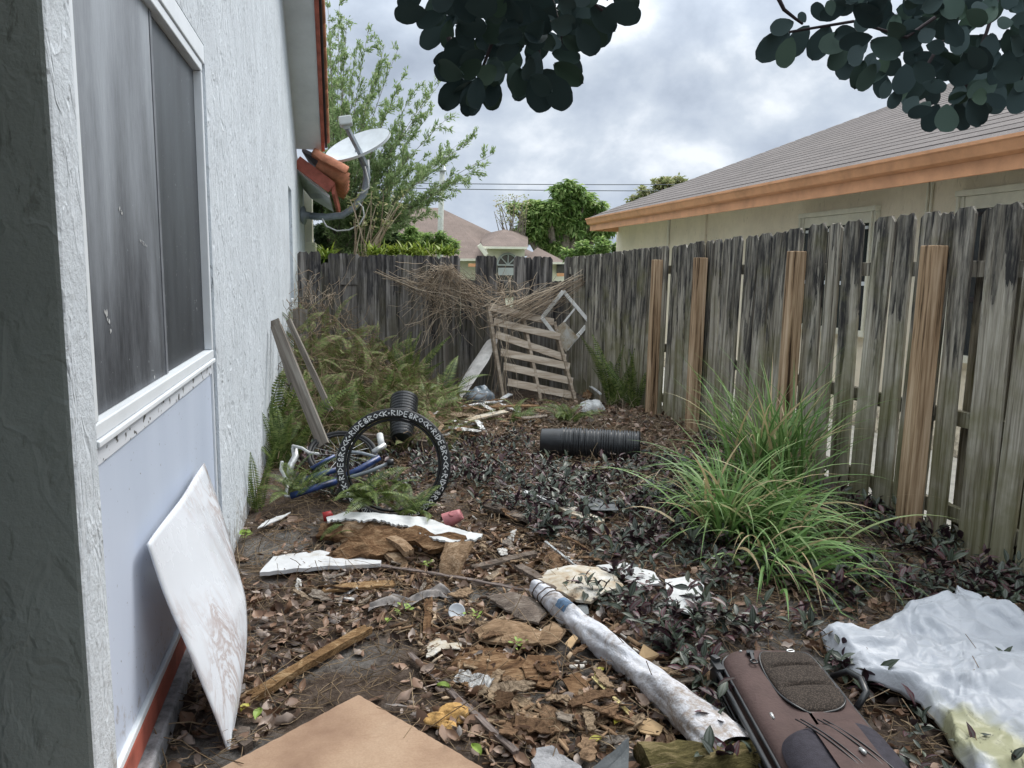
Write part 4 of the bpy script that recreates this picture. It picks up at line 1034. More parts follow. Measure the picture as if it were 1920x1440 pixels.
# --- marble-look sheet leaning on the white panel
T_, L_, B_, R_ = PX(386, 868, -0.575), PX(278, 1020, -0.585), gq(431, 1405, 0.004), gq(462, 1150, 0.02)
R_ = PY(462, 1150, 3.0); R2 = PY(440, 1042, 3.35)
def ms(u, v):      # u: from the L-B edge to the T-R edge, v: top to bottom
    left = L_*(1-v)+B_*v
    c0, c1, c2 = T_, PY(452, 1075, 3.30), B_
    if v < 0.5: right = T_*(1-v*2)+(PY(463, 1120, 3.05))*(v*2)+(PY(440, 1020, 3.28)-(T_+PY(463, 1120, 3.05))/2)*(4*(v*2)*(1-v*2))*0.6
    else:
        w_ = v*2-1; right = PY(463, 1120, 3.05)*(1-w_)+B_*w_+(PY(463, 1260, 2.75)-(B_+PY(463, 1120, 3.05))/2)*(4*w_*(1-w_))*0.9
    nrm = np.array((1, -0.3, 0.3))
    return left*(1-u)+right*u+nrm*(0.022*math.sin(math.pi*u)*math.sin(math.pi*v)+0.012*nz(u*2, v*3, 1.5))
mb = MB(); mb.slab(ms, 24, 44, 0.006, (-1, 0, 0))
sheet = mb.obj('marble_sheet', m_marble, smooth=True)
tag(sheet, 'thin white marble-look sheet leaning against the white panel under the window', 'sheet')

# --- cardboard / hardboard in the foreground
c0 = gq(672, 1309, 0.035); e_a = gq(425, 1438, 0.03)-c0; e_b = gq(905, 1440, 0.03)-c0
e_a /= np.linalg.norm(e_a); e_b /= np.linalg.norm(e_b)
def cb(u, v):
    j = 0.004*nz(u*30, v*30, 2) if u in (0, 1) or v in (0, 1) else 0
    return c0+e_a*(u*1.1+j)+e_b*(v*0.8+j)+np.array((0, 0, 0.012*math.sin(u*4)*math.sin(v*3)+0.004*nz(u*5, v*5, 3)+0.012*(1-u)*(1-v)))
m_card, n, b = newmat('tan_board', 0.8, 0.15); c = gcoord(n)
f = n.noise(c, 3.5, 4, 0.6); g_ = n.noise(n.map(c, (3, 40, 3), rot=(0, 0, 0.6)), 3, 5, 0.7); h_ = n.noise(c, 140, 3, 0.6)
n.link(n.mix(n.ramp(g_, [(0.55, 0.0), (0.75, 0.5)]), n.mix(n.ramp(h_, [(0.35, 0.25), (0.65, 0.0)]), n.ramp(f, [(0.3, (0.25, 0.16, 0.11)), (0.5, (0.37, 0.255, 0.175)), (0.7, (0.44, 0.32, 0.225))]), (0.2, 0.12, 0.07)), (0.24, 0.15, 0.09)), b.inputs['Base Color'])
bump(n, b, h_, 0.3, 0.002)
mb = MB(); mb.slab(cb, 60, 50, 0.012, (0, 0, -1))
tag(mb.obj('hardboard_sheet', m_card), 'large tan board lying flat at the bottom of the picture, one corner pointing away', 'board')

# --- long wrapped roll
m_roll, n, b = newmat('stained_white_wrap', 0.5, 0.35); c = ocoord(n, False)
f = n.noise(c, 10, 7, 0.68, 0.8); g_ = n.noise(n.map(c, (1, 1, 1)), 28, 6, 0.72, 0.5)
col = n.ramp(n.math('ADD', n.math('MULTIPLY', f, 0.7), n.math('MULTIPLY', g_, 0.3)), [(0.34, (0.18, 0.145, 0.12)), (0.42, (0.36, 0.34, 0.34)), (0.50, (0.52, 0.53, 0.57)), (0.64, (0.66, 0.67, 0.72))])
col = n.mix(n.ramp(n.noise(c, 5.5, 3, 0.5), [(0.56, 0.0), (0.70, 0.25)]), col, (0.3, 0.37, 0.48))
y_ = n.sep(c)[1]
col = n.mix(n.math('MULTIPLY', n.ramp(n.math('MULTIPLY', y_, -1.0), [(0.12, 0.0), (0.5, 1.0)]), n.ramp(g_, [(0.42, 0.75), (0.56, 0.15)])), col, (0.25, 0.19, 0.14))
n.link(col, b.inputs['Base Color']); bump(n, b, n.math('ADD', g_, n.math('MULTIPLY', f, 2.0)), 0.6, 0.012)
r0, r1 = gq(1004, 1102, 0.075), gq(1375, 1405, 0.09)
rd = (r1-r0); rL = np.linalg.norm(rd); rd /= rL; rs_ = np.cross(rd, (0, 0, 1)); rs_ /= np.linalg.norm(rs_); ru = np.cross(rs_, rd)
def rr(u, v):
    an = 2*math.pi*u; base_r = 0.037+0.021*min(1, max(0, (v-0.1)/0.35))+0.008*math.sin(v*9)
    rdd = base_r*(1+0.08*math.sin(an*2+v*22)*min(1, v*3)+0.22*nz(math.cos(an)*1.3+v*5, math.sin(an)*1.3, v*5)+0.10*nz(math.cos(an)*3, math.sin(an)*3, v*16)+0.05*nz(math.cos(an*2)*4+v*9, math.sin(an)*4+9, v*30))
    flat = 1-0.45*max(0, (v-0.75)/0.25)
    sag = 0.0
    return r0+rd*(v*rL*(1+0.02*nz(an, 3)))+rs_*(math.cos(an)*rdd*(2-flat))+ru*(math.sin(an)*rdd*flat+sag)
mb = MB(); mb.grid(rr, 40, 110, True)
inner = lambda u, v: rr(u, 1-v*0.25)*1.0+(r0+rd*((1-v*0.25)*rL)-rr(u, 1-v*0.25))*0.10*min(1, 0.2+v)
mb.grid(inner, 40, 12, True)
mb.grid(lambda u, v: rr(u, 0)+(r0-rr(u, 0))*v*0.999, 40, 3, True)
roll = mb.obj('wrapped_roll', m_roll, smooth=True, at=tuple((r0+r1)/2), fix=False)
tag(roll, 'long dirty white plastic-wrapped roll lying diagonally on the ground', 'roll')
lb_ = MB(); lb_.grid(lambda u, v: (lambda p, c_: c_+(p-c_)*1.04)(rr(0.10+u*0.17, 0.195+v*0.055), r0+rd*((0.195+v*0.055)*rL)), 8, 4)
lb_.obj('blue_label', plain('blue_print', (0.10, 0.17, 0.27), 0.6, var=0.3, scale=40), roll, at=WL[roll.name], smooth=True)
bn = MB()
for v0 in (0.03, 0.075, 0.11):
    bn.tube([(lambda p, c_: c_+(p-c_)*1.05)(rr(a/24, v0+0.012*math.sin(a*0.26)), r0+rd*(v0*rL)) for a in range(25)], 0.0028, 5)
bn.obj('tie', m_rotgrey, roll, at=WL[roll.name])

# --- mossy log and stones at the bottom edge
def rock(name, label, cat, poly, h_, mat, th=0.05): return flake(name, label, cat, poly, th+h_, mat, lift=h_, jag=0.02)
rock('concrete_piece', 'rough grey concrete slab piece at the bottom edge', 'concrete piece', [(985, 1475), (1006, 1402), (1035, 1398), (1090, 1436), (1120, 1480)], 0.05, m_concrete)
flake('slate_piece', 'dark grey triangular slate shard pointing up at the bottom edge', 'slate piece', [(1072, 1470), (1178, 1384), (1180, 1400), (1176, 1480)], 0.014, m_slate, lift=0.06, jag=0.004, tilt=[0.02, 0.11, 0.09, 0.02])
def logf(u, v):
    p0, p1 = gq(1205, 1432, 0.03), gq(1512, 1428, 0.055)
    an = 2*math.pi*u; c = p0*(1-v)+p1*v; r = 0.055*(1+0.2*nz(v*9, math.cos(an)*1.4, math.sin(an)*1.4)+0.12*nz(v*4, math.cos(an)*4, math.sin(an)*4))
    return c+np.array((0, -1, 0))*math.cos(an)*r*1.5+np.array((0, 0, 1))*math.sin(an)*r*0.95
mb = MB(); mb.grid(logf, 28, 40, True); c_l, c_r = gq(1205, 1432, 0.03), gq(1512, 1428, 0.055)
for v0, cc in ((0, c_l), (1, c_r)): mb.grid(lambda u, v: logf(u, v0)+(cc-logf(u, v0))*v*0.999, 28, 3, True)
tag(mb.obj('rotten_log', m_moss, smooth=True, fix=False), 'mossy rotten log crossing the foot of the suitcase at the bottom edge', 'log')

# --- suitcase lying on its back
sc_o = np.array((1.53, 2.47, 0.0)); ld = np.array((-0.2, -0.98, 0)); ld /= np.linalg.norm(ld); wd_ = np.array((-ld[1], ld[0], 0)); zu = np.array((0.05, 0.10, 1.0)); zu /= np.linalg.norm(zu)
def S(x, y, z): return sc_o+wd_*x+ld*y+zu*z
suit = thing('suitcase', 'brown soft suitcase with black frame lying on its back in the creeper', 'suitcase', sc_o)
HWd, LEN, CR = 0.185, 0.95, 0.115
def outline(t, ins=0.0):
    """rounded rectangle, t in 0..1, inset ins"""
    a = HWd-ins; r = max(0.02, CR-ins); y0, y1 = ins, LEN-ins
    pts = []
    for cx_, cy_, s0 in ((a-r, y0+r, -90), (a-r, y1-r, 0), (-a+r, y1-r, 90), (-a+r, y0+r, 180)):
        for k in range(9): an = R(s0+k*90/8); pts.append((cx_+r*math.cos(an), cy_+r*math.sin(an)))
    n_ = len(pts); f_ = t*n_; i = int(f_) % n_; g = f_-int(f_); p, q = pts[i], pts[(i+1) % n_]
    return p[0]*(1-g)+q[0]*g, p[1]*(1-g)+q[1]*g
def prof_s(rings, N=108, nzs=0.003):
    def fn(u, v):
        f_ = v*(len(rings)-1); i = min(int(f_), len(rings)-2); g = f_-i; ins = rings[i][0]*(1-g)+rings[i+1][0]*g; z = rings[i][1]*(1-g)+rings[i+1][1]*g
        x, y = outline(u, ins); return S(x, y, z+nzs*nz(x*9, y*9, 4))
    return fn
m_sb = plain('brown_suitcase_fabric', (0.078, 0.050, 0.046), 0.75, 0.2, var=0.10, scale=14, bumps=0.4)
m_mesh, n, b = newmat('dark_brown_mesh_fabric', 0.85, 0.15); c = ocoord(n, False)
ch_ = n.n('ShaderNodeTexVoronoi', Vector=c, Scale=190.0).outputs['Distance']
n.link(n.ramp(ch_, [(0.2, (0.085, 0.066, 0.055)), (0.6, (0.03, 0.024, 0.02))]), b.inputs['Base Color']); bump(n, b, ch_, 0.5, 0.002)
m_dkfab = plain('charcoal_fabric', (0.035, 0.032, 0.042), 0.8, 0.2, var=0.15, scale=40, bumps=0.4)
rg = [(0.0, 0.012), (-0.004, 0.05), (0.0, 0.095), (0.004, 0.125), (0.016, 0.146), (0.035, 0.156), (0.06, 0.160), (0.09, 0.158), (0.12, 0.157), (0.15, 0.157), (0.18, 0.157)]
mb = MB(); mb.grid(prof_s(rg), 108, 20, True)
mb.obj('shell', m_sb, suit, smooth=True, fix=False)
mb = MB(); mb.tube([S(*outline(t/108, 0.004), 0.128) for t in range(109)], 0.006, 6, False); mb.tube([S(*outline(t/108, -0.006), 0.085) for t in range(109)], 0.008, 6, False)
mb.obj('piping', m_black, suit, smooth=True)
# padded panel of dark mesh with two curved seams
def padz(x, y):
    xx = (x+0.062)/0.215; yy = (y-0.055)/0.39; e = max(0, 1-(abs(xx*2-1))**5)*max(0, 1-(abs(yy*2-1))**5)
    s_ = 1.0
    for yc in (0.175, 0.305): s_ *= 1-0.85*math.exp(-((y-yc+0.10*(x-0.05)-0.9*(x-0.04)**2)/0.008)**2)*min(1, max(0, (xx)*8))
    return 0.156+0.004*e+0.020*(e**0.5)*s_
def padf(u, v):
    t = 2*math.pi*u; rx = math.copysign(abs(math.cos(t))**0.55, math.cos(t)); ry = math.copysign(abs(math.sin(t))**0.55, math.sin(t))
    x = 0.045+rx*0.107*v; y = 0.250+ry*0.195*v-0.10*(x-0.045)*v*0.6
    return S(x, y, padz(x, y)-(0.006 if v >= 1 else 0))
mb = MB(); mb.grid(padf, 96, 44, True); mb.obj('padded_panel', m_mesh, suit, smooth=True, fix=False)
mb = MB(); mb.tube([padf(t/96, 1.0)+zu*0.004 for t in range(97)], 0.004, 6, False)
for yc in (0.175, 0.305): mb.tube([S(x, yc-0.10*(x-0.05)+0.9*(x-0.04)**2, padz(x, yc-0.10*(x-0.05)+0.9*(x-0.04)**2)+0.001) for x in np.linspace(-0.035, 0.145, 16)], 0.0022, 5)
mb.obj('seam', m_black, suit, smooth=True)
# front pocket with zips
def pocket(u, v):
    t = 2*math.pi*u; rx = math.copysign(abs(math.cos(t))**0.5, math.cos(t)); ry = math.copysign(abs(math.sin(t))**0.5, math.sin(t))
    x = 0.0+rx*0.172*v; y = 0.745+ry*0.21*v-0.05*(x/0.17)*v; return S(x, y, 0.158+0.045*(1-v**6)+0.004*nz(x*14, y*14, 8))
mb = MB(); mb.grid(pocket, 80, 26, True); mb.obj('front_pocket', m_dkfab, suit, smooth=True, fix=False)
def pocket2(u, v):
    x = -0.06+u*0.14; y = 0.56+v*0.34-0.05*u; return S(x, y, 0.158+0.045*(1-(abs(x)/0.172)**6)*(1-(abs(y-0.745+0.3*x)/0.21)**6 if abs(y-0.745+0.3*x) < 0.21 else 0)+0.007)
mb = MB(); mb.grid(pocket2, 12, 20); mb.obj('pocket_flap', m_sb, suit, smooth=True)
mb = MB()
for x0 in (-0.068, -0.052, 0.0, 0.018): mb.tube([S(x0-0.02+0.11*k/10, 0.555+k*0.030, 0.2125-0.0006*(k-5)**2) for k in range(11)], 0.0024, 5)
mb.obj('zip', m_black, suit, smooth=True)
mb = MB(); mb.tube([S(0.03, 0.73, 0.215), S(0.034, 0.755, 0.217)], 0.006, 8); mb.tube([S(-0.15, 0.54, 0.19), S(-0.152, 0.52, 0.195)], 0.005, 8); mb.obj('zip_pull', m_silver, suit, smooth=True)
# buckle, eyelet, side rails, handle
mb = MB(); mb.beam(S(-0.088, 0.075, 0.168), S(-0.062, 0.082, 0.170), 0.022, 0.010); mb.beam(S(-0.074, 0.085, 0.172), S(-0.082, 0.135, 0.170), 0.012, 0.009); mb.tube([S(-0.08, 0.13, 0.170), S(-0.095, 0.14, 0.170), S(-0.09, 0.16, 0.170), S(-0.072, 0.155, 0.17), S(-0.072, 0.135, 0.17)], 0.004, 6)
mb.obj('buckle', m_black, suit, bevel=0.002)
mb = MB(); mb.tube([S(0.088+0.013*math.cos(a), 0.045+0.009*math.sin(a), 0.160) for a in np.linspace(0, 6.283, 15)], 0.003, 6, False); mb.tube([S(-0.10, 0.05, 0.156), S(-0.10, 0.05, 0.163)], 0.005, 8); mb.obj('eyelet', m_silver, suit, smooth=True)
mb = MB()
for x_, z_, r_ in ((-0.205, 0.118, 0.009), (-0.205, 0.075, 0.004), (-0.205, 0.055, 0.004), (-0.202, 0.035, 0.008)): mb.tube([S(x_, 0.09, z_), S(x_, LEN-0.06, z_)], r_, 8)
mb.beam(S(-0.20, 0.06, 0.085), S(-0.195, 0.13, 0.085), 0.03, 0.10); mb.beam(S(-0.19, 0.065, 0.142), S(-0.21, 0.075, 0.142), 0.03, 0.016)
mb.obj('side_rail', m_black, suit, smooth=False, bevel=0.002)
mb = MB(); mb.tube([S(0.19, 0.17, 0.13), S(0.235, 0.20, 0.165), S(0.248, 0.27, 0.175), S(0.235, 0.34, 0.165), S(0.19, 0.37, 0.13)], 0.012, 8); mb.obj('carry_handle', m_black, suit, smooth=True)

# --- crumpled white tarp
m_tarp, n, b = newmat('white_plastic_sheet', 0.38, 0.4); c = gcoord(n)
st_ = G(1850, 1420, 0.05)
dd_ = n.n('ShaderNodeVectorMath', {'operation': 'DISTANCE'}, i0=n.map(c, (1.9, 1.0, 0)), i1=tuple((st_[0]*1.9-0.03, st_[1]*1.0, 0))).outputs['Value']
dd_ = n.math('ADD', dd_, n.math('MULTIPLY', n.noise(c, 9, 5, 0.6), 0.28))
col = n.mix(n.ramp(dd_, [(0.30, 1.0), (0.42, 0.0)]), n.ramp(n.noise(c, 5, 3), [(0.3, (0.38, 0.405, 0.45)), (0.7, (0.45, 0.475, 0.52))]), (0.32, 0.32, 0.20))
blot = n.math('MULTIPLY', n.ramp(n.noise(n.map(c, (1, 1, 1), rot=(0, 0, 0.5)), 13, 7, 0.75, 1.0), [(0.56, 0.0), (0.62, 1.0)]), n.ramp(dd_, [(0.28, 1.0), (0.38, 0.0)]))
col = n.mix(blot, col, (0.10, 0.10, 0.06))
n.link(col, b.inputs['Base Color']); bump(n, b, n.noise(c, 20, 6, 0.6, 0.8), 0.35, 0.015)
TRI = [(0.3, 2.1, 0.6), (1.1, 3.3, 0.42), (2.0, 4.3, 0.32), (2.7, 2.9, 0.42), (0.75, 6.1, 0.22), (1.6, 7.7, 0.16), (2.4, 9.9, 0.12), (0.1, 12.5, 0.09)]
def cloth(name, label, cat, poly, mat, lift, amp, seed, rings=70, edge_drop=0.03, step=0.014):
    P = [gq(x, y, lift*0.6) for x, y in poly]; Q = []
    for i, p in enumerate(P):
        q = P[(i+1) % len(P)]; n_ = max(2, int(np.linalg.norm(q-p)/step))
        for k in range(n_):
            r = p*(1-k/n_)+q*(k/n_); Q.append(r+np.array((nz(r[0]*9, r[1]*9, seed), nz(r[0]*9, r[1]*9, seed+7), 0))*0.02)
    c = sum(Q)/len(Q); V = []; n_ = len(Q)
    for s_ in range(rings, 0, -1):
        f_ = s_/rings
        for q in Q:
            r = c+(q-c)*f_; x, y = r[0], r[1]
            wx, wy = x+0.12*nz(x*4, y*4, seed+3), y+0.12*nz(x*4, y*4, seed+11)
            cr_ = (1-abs(nz(wx*3.2, wy*3.2, seed)*2))*0.45+(1-abs(nz(wx*7.5+4, wy*7.5, seed+1)*2))**2*0.42+(1-abs(nz(wx*15, wy*15+9, seed+2)*2))**2*0.20+0.3*nz(wx*1.8, wy*1.8, seed)
            tri = 0.0
            for k_, (an_, fr_, am_) in enumerate(TRI):
                q_ = (wx*math.cos(an_)+wy*math.sin(an_))*fr_+k_*1.37+0.5*nz(wx*1.5, wy*1.5, k_*3.0); q_ -= math.floor(q_)
                tri += am_*abs(q_*2-1)*max(0, 0.5+1.2*nz(x*2.5+k_*5, y*2.5, 2.0))
            z = gz(x, y)+lift*min(1, (1-f_)*5+0.35)+amp*(tri+0.35*cr_)-edge_drop*max(0, f_-0.93)/0.07
            V.append((x, y, z))
    V.append((c[0], c[1], V[-1][2])); N = len(V)
    F = [(r*n_+i, r*n_+(i+1) % n_, (r+1)*n_+(i+1) % n_, (r+1)*n_+i) for r in range(rings-1) for i in range(n_)]+[((rings-1)*n_+i, (rings-1)*n_+(i+1) % n_, N-1) for i in range(n_)]
    o = MB().add(V, F).obj(name, mat, smooth=True)
    so_ = o.modifiers.new('s', 'SOLIDIFY'); so_.thickness = 0.0015
    return tag(o, label, cat)
cloth('tarp', 'crumpled white plastic sheet with a yellow stain beside the suitcase', 'tarp', [(1533, 1190), (1560, 1196), (1592, 1238), (1598, 1215), (1640, 1188), (1700, 1150), (1780, 1148), (1796, 1124), (1835, 1140), (1870, 1172), (1935, 1200), (2060, 1290), (2060, 1520), (1850, 1520), (1782, 1440), (1776, 1395), (1755, 1352), (1690, 1312), (1612, 1290), (1560, 1235)], m_tarp, 0.06, 0.085, 5.0)

# --- nursery pots
m_pot = m_black
ps = thing('pot_stack', 'long stack of nested black nursery pots lying on its side', 'plant pots', gq(1105, 860))
c0_, c1_ = PY(1014, 832, 6.2), PY(1199, 843, 5.92); c0_[2] = 0.125+gz(*c0_[:2]); c1_[2] = 0.115+gz(*c1_[:2])
Lp = float(np.linalg.norm(c1_-c0_)); pr = [(0.012, 0.0), (0.006, 0.06), (0.0, 0.102), (0.006, 0.108), (0.10, 0.114), (0.17, 0.118), (0.172, 0.127), (0.19, 0.128), (0.192, 0.121)]
d = 0.20
while d < Lp-0.02:
    j = random.uniform(-0.0025, 0.0025); pr += [(d, 0.119), (d+0.002, 0.129+j), (d+0.015, 0.131+j), (d+0.017, 0.120)]; d += random.choice((0.020, 0.024, 0.030, 0.022))
pr += [(Lp, 0.133), (Lp, 0.122), (Lp-0.10, 0.112), (Lp-0.12, 0.0)]
MB().lathe(pr, c0_, c1_-c0_, 48).obj('nested_pots', m_pot, ps, smooth=False, fix=False)
ax_ = (c1_-c0_)/Lp
mb = MB()
for sgn in (0.6, -0.5): mb.beam(c1_+np.array((0, -0.05, 0.06*sgn)), c1_+ax_*0.045+np.array((0, -0.03, 0.04*sgn)), 0.05, 0.012)
mb.obj('pot_lug', m_pot, ps, bevel=0.004)
p2 = thing('pot_stack', 'short upright stack of black pots behind the lettered wheel', 'plant pots', gq(756, 830))
a_, b_2 = PY(752, 822, 6.25), PY(758, 752, 6.55)
Lq = float(np.linalg.norm(b_2-a_)); pr = [(0, 0.0), (0, 0.075), (0.01, 0.08)]
d = 0.02
while d < Lq*0.55: pr += [(d, 0.082+d*0.12), (d+0.003, 0.086+d*0.12), (d+0.02, 0.088+d*0.12)]; d += 0.028
while d < Lq: pr += [(d, 0.112), (d+0.003, 0.117), (d+0.024, 0.118)]; d += 0.03
pr += [(Lq, 0.116), (Lq+0.012, 0.10), (Lq+0.015, 0.0)]
MB().lathe(pr, a_, b_2-a_, 40).obj('nested_pots', m_pot, p2, fix=False)

# --- lettered wheel cover
wheel = thing('lettered_tyre', 'black ring standing on edge with white RIDE and ROCK lettering', 'tyre', gq(745, 990))
Rw = 0.345
wc = PY(738, 872, 4.78)
Rw = 105*4.95/1450
wy = Rv*0.02+Uv*1.0+Fv*0.10; wy /= np.linalg.norm(wy); wx = Rv-wy*(Rv@wy)+Fv*0.06; wx -= wy*(wx@wy); wx /= np.linalg.norm(wx); wn = np.cross(wx, wy); wn *= -1 if wn@Fv > 0 else 1
def ringp(an, r, h): return wc+(wx*math.cos(an)+wy*math.sin(an)*1.0)*r+wn*h
prf = [(1.0, 0.0), (0.992, 0.014), (0.965, 0.020), (0.87, 0.021), (0.835, 0.014), (0.828, 0.0), (0.835, -0.018), (0.90, -0.030), (0.965, -0.028), (0.992, -0.016)]
mb = MB(); mb.grid(lambda u, v: (lambda q: ringp(2*math.pi*v, Rw*q[0], q[1]))(prf[int(round(u*len(prf))) % len(prf)]), len(prf), 120, True)
mb.obj('tyre', m_rubber, wheel, smooth=True, fix=False)
mb = MB(); mb.tube([ringp(a, Rw*0.80, -0.01) for a in np.linspace(0, 6.2832, 80)], 0.009, 6, False); mb.obj('rim_tube', m_rubber, wheel, smooth=True)
GL = {'R': [[(0, 0), (0, 1), (.55, .78), (.05, .5), (.6, 0)]], 'I': [[(0.1, 0), (0.1, 1)]], 'D': [[(0, 0), (0, 1), (.6, .55), (0, 0)]], 'E': [[(.5, 0), (0, 0), (0, 1), (.5, 1)], [(0, .5), (.42, .5)]],
      'O': [[(.33, .12), (.66, .5), (.33, .88), (0, .5), (.33, .12)]], 'C': [[(.5, .1), (0, .5), (.5, .95)]], 'K': [[(0, 0), (0, 1)], [(.55, .95), (.05, .5), (.55, 0)]],
      '&': [[(.62, .0), (.1, .72), (.32, 1), (.55, .72), (.05, .25), (.3, .0), (.62, .38)]], '.': [[(0.0, .45), (.1, .55), (.2, .45), (.1, .40), (0, .45)]]}
WID = {'R': .78, 'I': .38, 'D': .78, 'E': .70, 'O': .82, 'C': .68, 'K': .74, '&': .86, '.': .50}
txt = 'RIDE&ROCK.'; tot = sum(WID[c_] for c_ in txt); ht = Rw*0.095; per = 2*math.pi/7
lm = MB()
for rep in range(7):
    a0_ = R(98)-rep*per-R(4); xo = 0
    for c_ in txt:
        for stroke in GL[c_]:
            pts = []
            for (x, y) in stroke: pts.append((a0_-(xo+x)/tot*per, Rw*0.868+ht*y))
            for (a1, r1_), (a2, r2_) in zip(pts, pts[1:]):
                lm.beam(ringp(a1, r1_, 0.0215), ringp(a2, r2_, 0.0215), 0.0048 if c_ != '.' else 0.009, 0.0016, up=wn)
        xo += WID[c_]
lm.obj('lettering', m_letter, wheel, fix=False)

# --- bicycle remains
bike = thing('bicycle', 'broken blue bicycle half buried under ferns by the white wall', 'bicycle', gq(630, 920))
def bp(px, py, Y): return PY(px, py, Y)
def rod(pts, r, name, mat, n_=10): return MB().tube([bp(*p) for p in pts], r, n_).obj(name, mat, bike, smooth=True)
rod([(556, 905, 5.25), (590, 893, 5.2), (640, 878, 5.2)], 0.019, 'frame_tube', m_blue)
rod([(626, 902, 5.05), (670, 882, 5.1), (712, 858, 5.15)], 0.022, 'frame_tube', m_blue)
rod([(545, 930, 4.95), (590, 915, 4.95), (630, 903, 5.0)], 0.022, 'frame_tube', m_blue)
rod([(630, 903, 5.0), (690, 885, 5.0), (733, 867, 5.0)], 0.012, 'chain_stay', m_metal)
rod([(583, 879, 5.5), (628, 855, 5.55)], 0.016, 'frame_tube', m_blue)
rod([(645, 846, 5.45), (680, 850, 5.4), (705, 857, 5.3)], 0.012, 'seat_stay', m_metal)
rod([(700, 848, 5.2), (722, 834, 5.25)], 0.020, 'seat_post', m_silver)
rod([(712, 815, 5.6), (716, 838, 5.5)], 0.024, 'crank', m_whitepaint)
rod([(549, 836, 5.3), (566, 840, 5.2), (580, 849, 5.15), (597, 851, 5.1)], 0.010, 'brake_lever', m_whitepaint)
rod([(552, 840, 5.3), (554, 856, 5.25), (545, 872, 5.2), (543, 890, 5.15)], 0.022, 'stem', m_silver)
rod([(529, 866, 5.25), (527, 880, 5.2), (540, 905, 5.1), (536, 930, 4.95), (550, 932, 4.95)], 0.012, 'handlebar', m_silver)
rod([(726, 868, 5.0), (738, 866, 5.0)], 0.022, 'hub', m_black)
rod([(637, 930, 4.98), (650, 915, 4.98)], 0.03, 'pedal', m_black)
wcB = PY(642, 852, 5.75)
wl = MB()
for rr_, tt in ((1, 0.018), (0.90, 0.010)):
    wl.tube([wcB+Rv*(math.cos(a)*0.25*rr_)+(np.array((0, 0.95, 0.45))*math.sin(a)*0.25*rr_) for a in np.linspace(0, 6.2832, 60)], tt, 7, False)
wl.obj('wheel', m_rubber, bike, smooth=True)
sk = MB()
for k in range(18):
    a = k*math.pi/9; sk.tube([wcB, wcB+Rv*(math.cos(a)*0.225)+(np.array((0, 0.95, 0.45))*math.sin(a)*0.225)], 0.0015, 4)
sk.obj('spokes', m_silver, bike)

# --- pallet leaning on the fence
pal = thing('wooden_pallet', 'weathered slatted pallet leaning against the back fence', 'pallet', PY(1010, 755, 8.9))
PC = [PY(918, 578, 9.35), PY(1045, 607, 9.35), PY(1082, 748, 8.9), PY(945, 755, 8.9)]
pn_ = np.cross(PC[1]-PC[0], PC[3]-PC[0]); pn_ /= np.linalg.norm(pn_); pn_ *= -1 if pn_[1] > 0 else 1
def PP(u, v): return (PC[0]*(1-u)+PC[1]*u)*(1-v)+(PC[3]*(1-u)+PC[2]*u)*v
pm_x = wood('pallet_slat_wood', [(0.3, (0.16, 0.12, 0.09)), (0.45, (0.38, 0.31, 0.24)), (0.58, (0.54, 0.47, 0.39)), (0.8, (0.62, 0.58, 0.52))], axis=0, gscale=0.8)
for k, (a, b_) in enumerate((((920, 577), (1038, 605)), ((926, 604), (1049, 632)), ((930, 628), (1060, 672)), ((939, 661), (1068, 688)), ((944, 687), (1074, 716)), ((952, 717), (1079, 743)))):
    t = (a[1]-577)/(755-577); Yk = 9.35-0.45*t
    mb = MB(); mb.beam(PY(*a, Yk)+pn_*0.012, PY(*b_, Yk)+pn_*0.012, 0.092, 0.018, up=pn_, seg=6, jit=0.0015, endj=0.01)
    o = mb.obj('slat', pm_x, pal, at=tuple(PY(*a, Yk)))
for u_ in (0.0, 0.5, 0.97):
    mb = MB(); mb.beam(PP(u_, -0.02)-pn_*0.05, PP(u_+0.01, 1.0)-pn_*0.05, 0.035, 0.09, up=pn_, seg=6, jit=0.002)
    mb.obj('stringer', m_pallet, pal)

wfr = thing('old_window_frame', 'white diamond-tilted window frame with broken pane leaning by the fence corner', 'window frame', PY(1062, 660, 9.3))
q_ = [(1056, 546), (1105, 604), (1062, 655), (1016, 596)]
mb = MB()
for i in range(4): mb.beam(PY(*q_[i], 9.35), PY(*q_[(i+1) % 4], 9.30), 0.045, 0.03, up=(0, 1, 0))
mb.beam(PY(1080, 576, 9.34), PY(1040, 626, 9.32), 0.02, 0.02, up=(0, 1, 0))
mb.obj('frame', plain('old_white_frame_paint', (0.74, 0.74, 0.72), 0.6, var=0.1), wfr, bevel=0.003)
mb = MB(); mb.prism([PY(*p, 9.28) for p in ((1046, 612), (1058, 603), (1084, 632), (1061, 660), (1047, 640))], (0, 0.012, 0)); mb.obj('pane', m_peel, wfr)

# --- rolled white sheet leaning beside the pallet
def rs2(u, v):
    px = 926+(853-926)*v; py = 632+(758-632)*v; Yv = 9.5-0.85*v; an = 2*math.pi*u; w_ = (0.055+0.10*math.sin(math.pi*min(1, v*0.85+0.12)))
    c_ = PY(px, py, Yv); sidev = np.array((0.85, 0, 0.5)); k = 1+0.18*nz(math.cos(an)*1.8, v*5, math.sin(an)*1.8)+0.12*math.sin(3*an+v*4)
    return c_+sidev*math.cos(an)*w_*k+np.array((0, 1, 0))*math.sin(an)*w_*0.45*k
mb = MB(); mb.grid(rs2, 40, 50, True); mb.grid(lambda u, v: rs2(u, 1)*(1-v)+v*PY(853, 758, 8.65), 40, 2, True)
tag(mb.obj('rolled_sheet', plain('greyish_white_vinyl', (0.50, 0.48, 0.46), 0.7, var=0.16, scale=7), smooth=True, fix=False), 'folded off-white sheet leaning diagonally left of the pallet', 'rolled sheet')
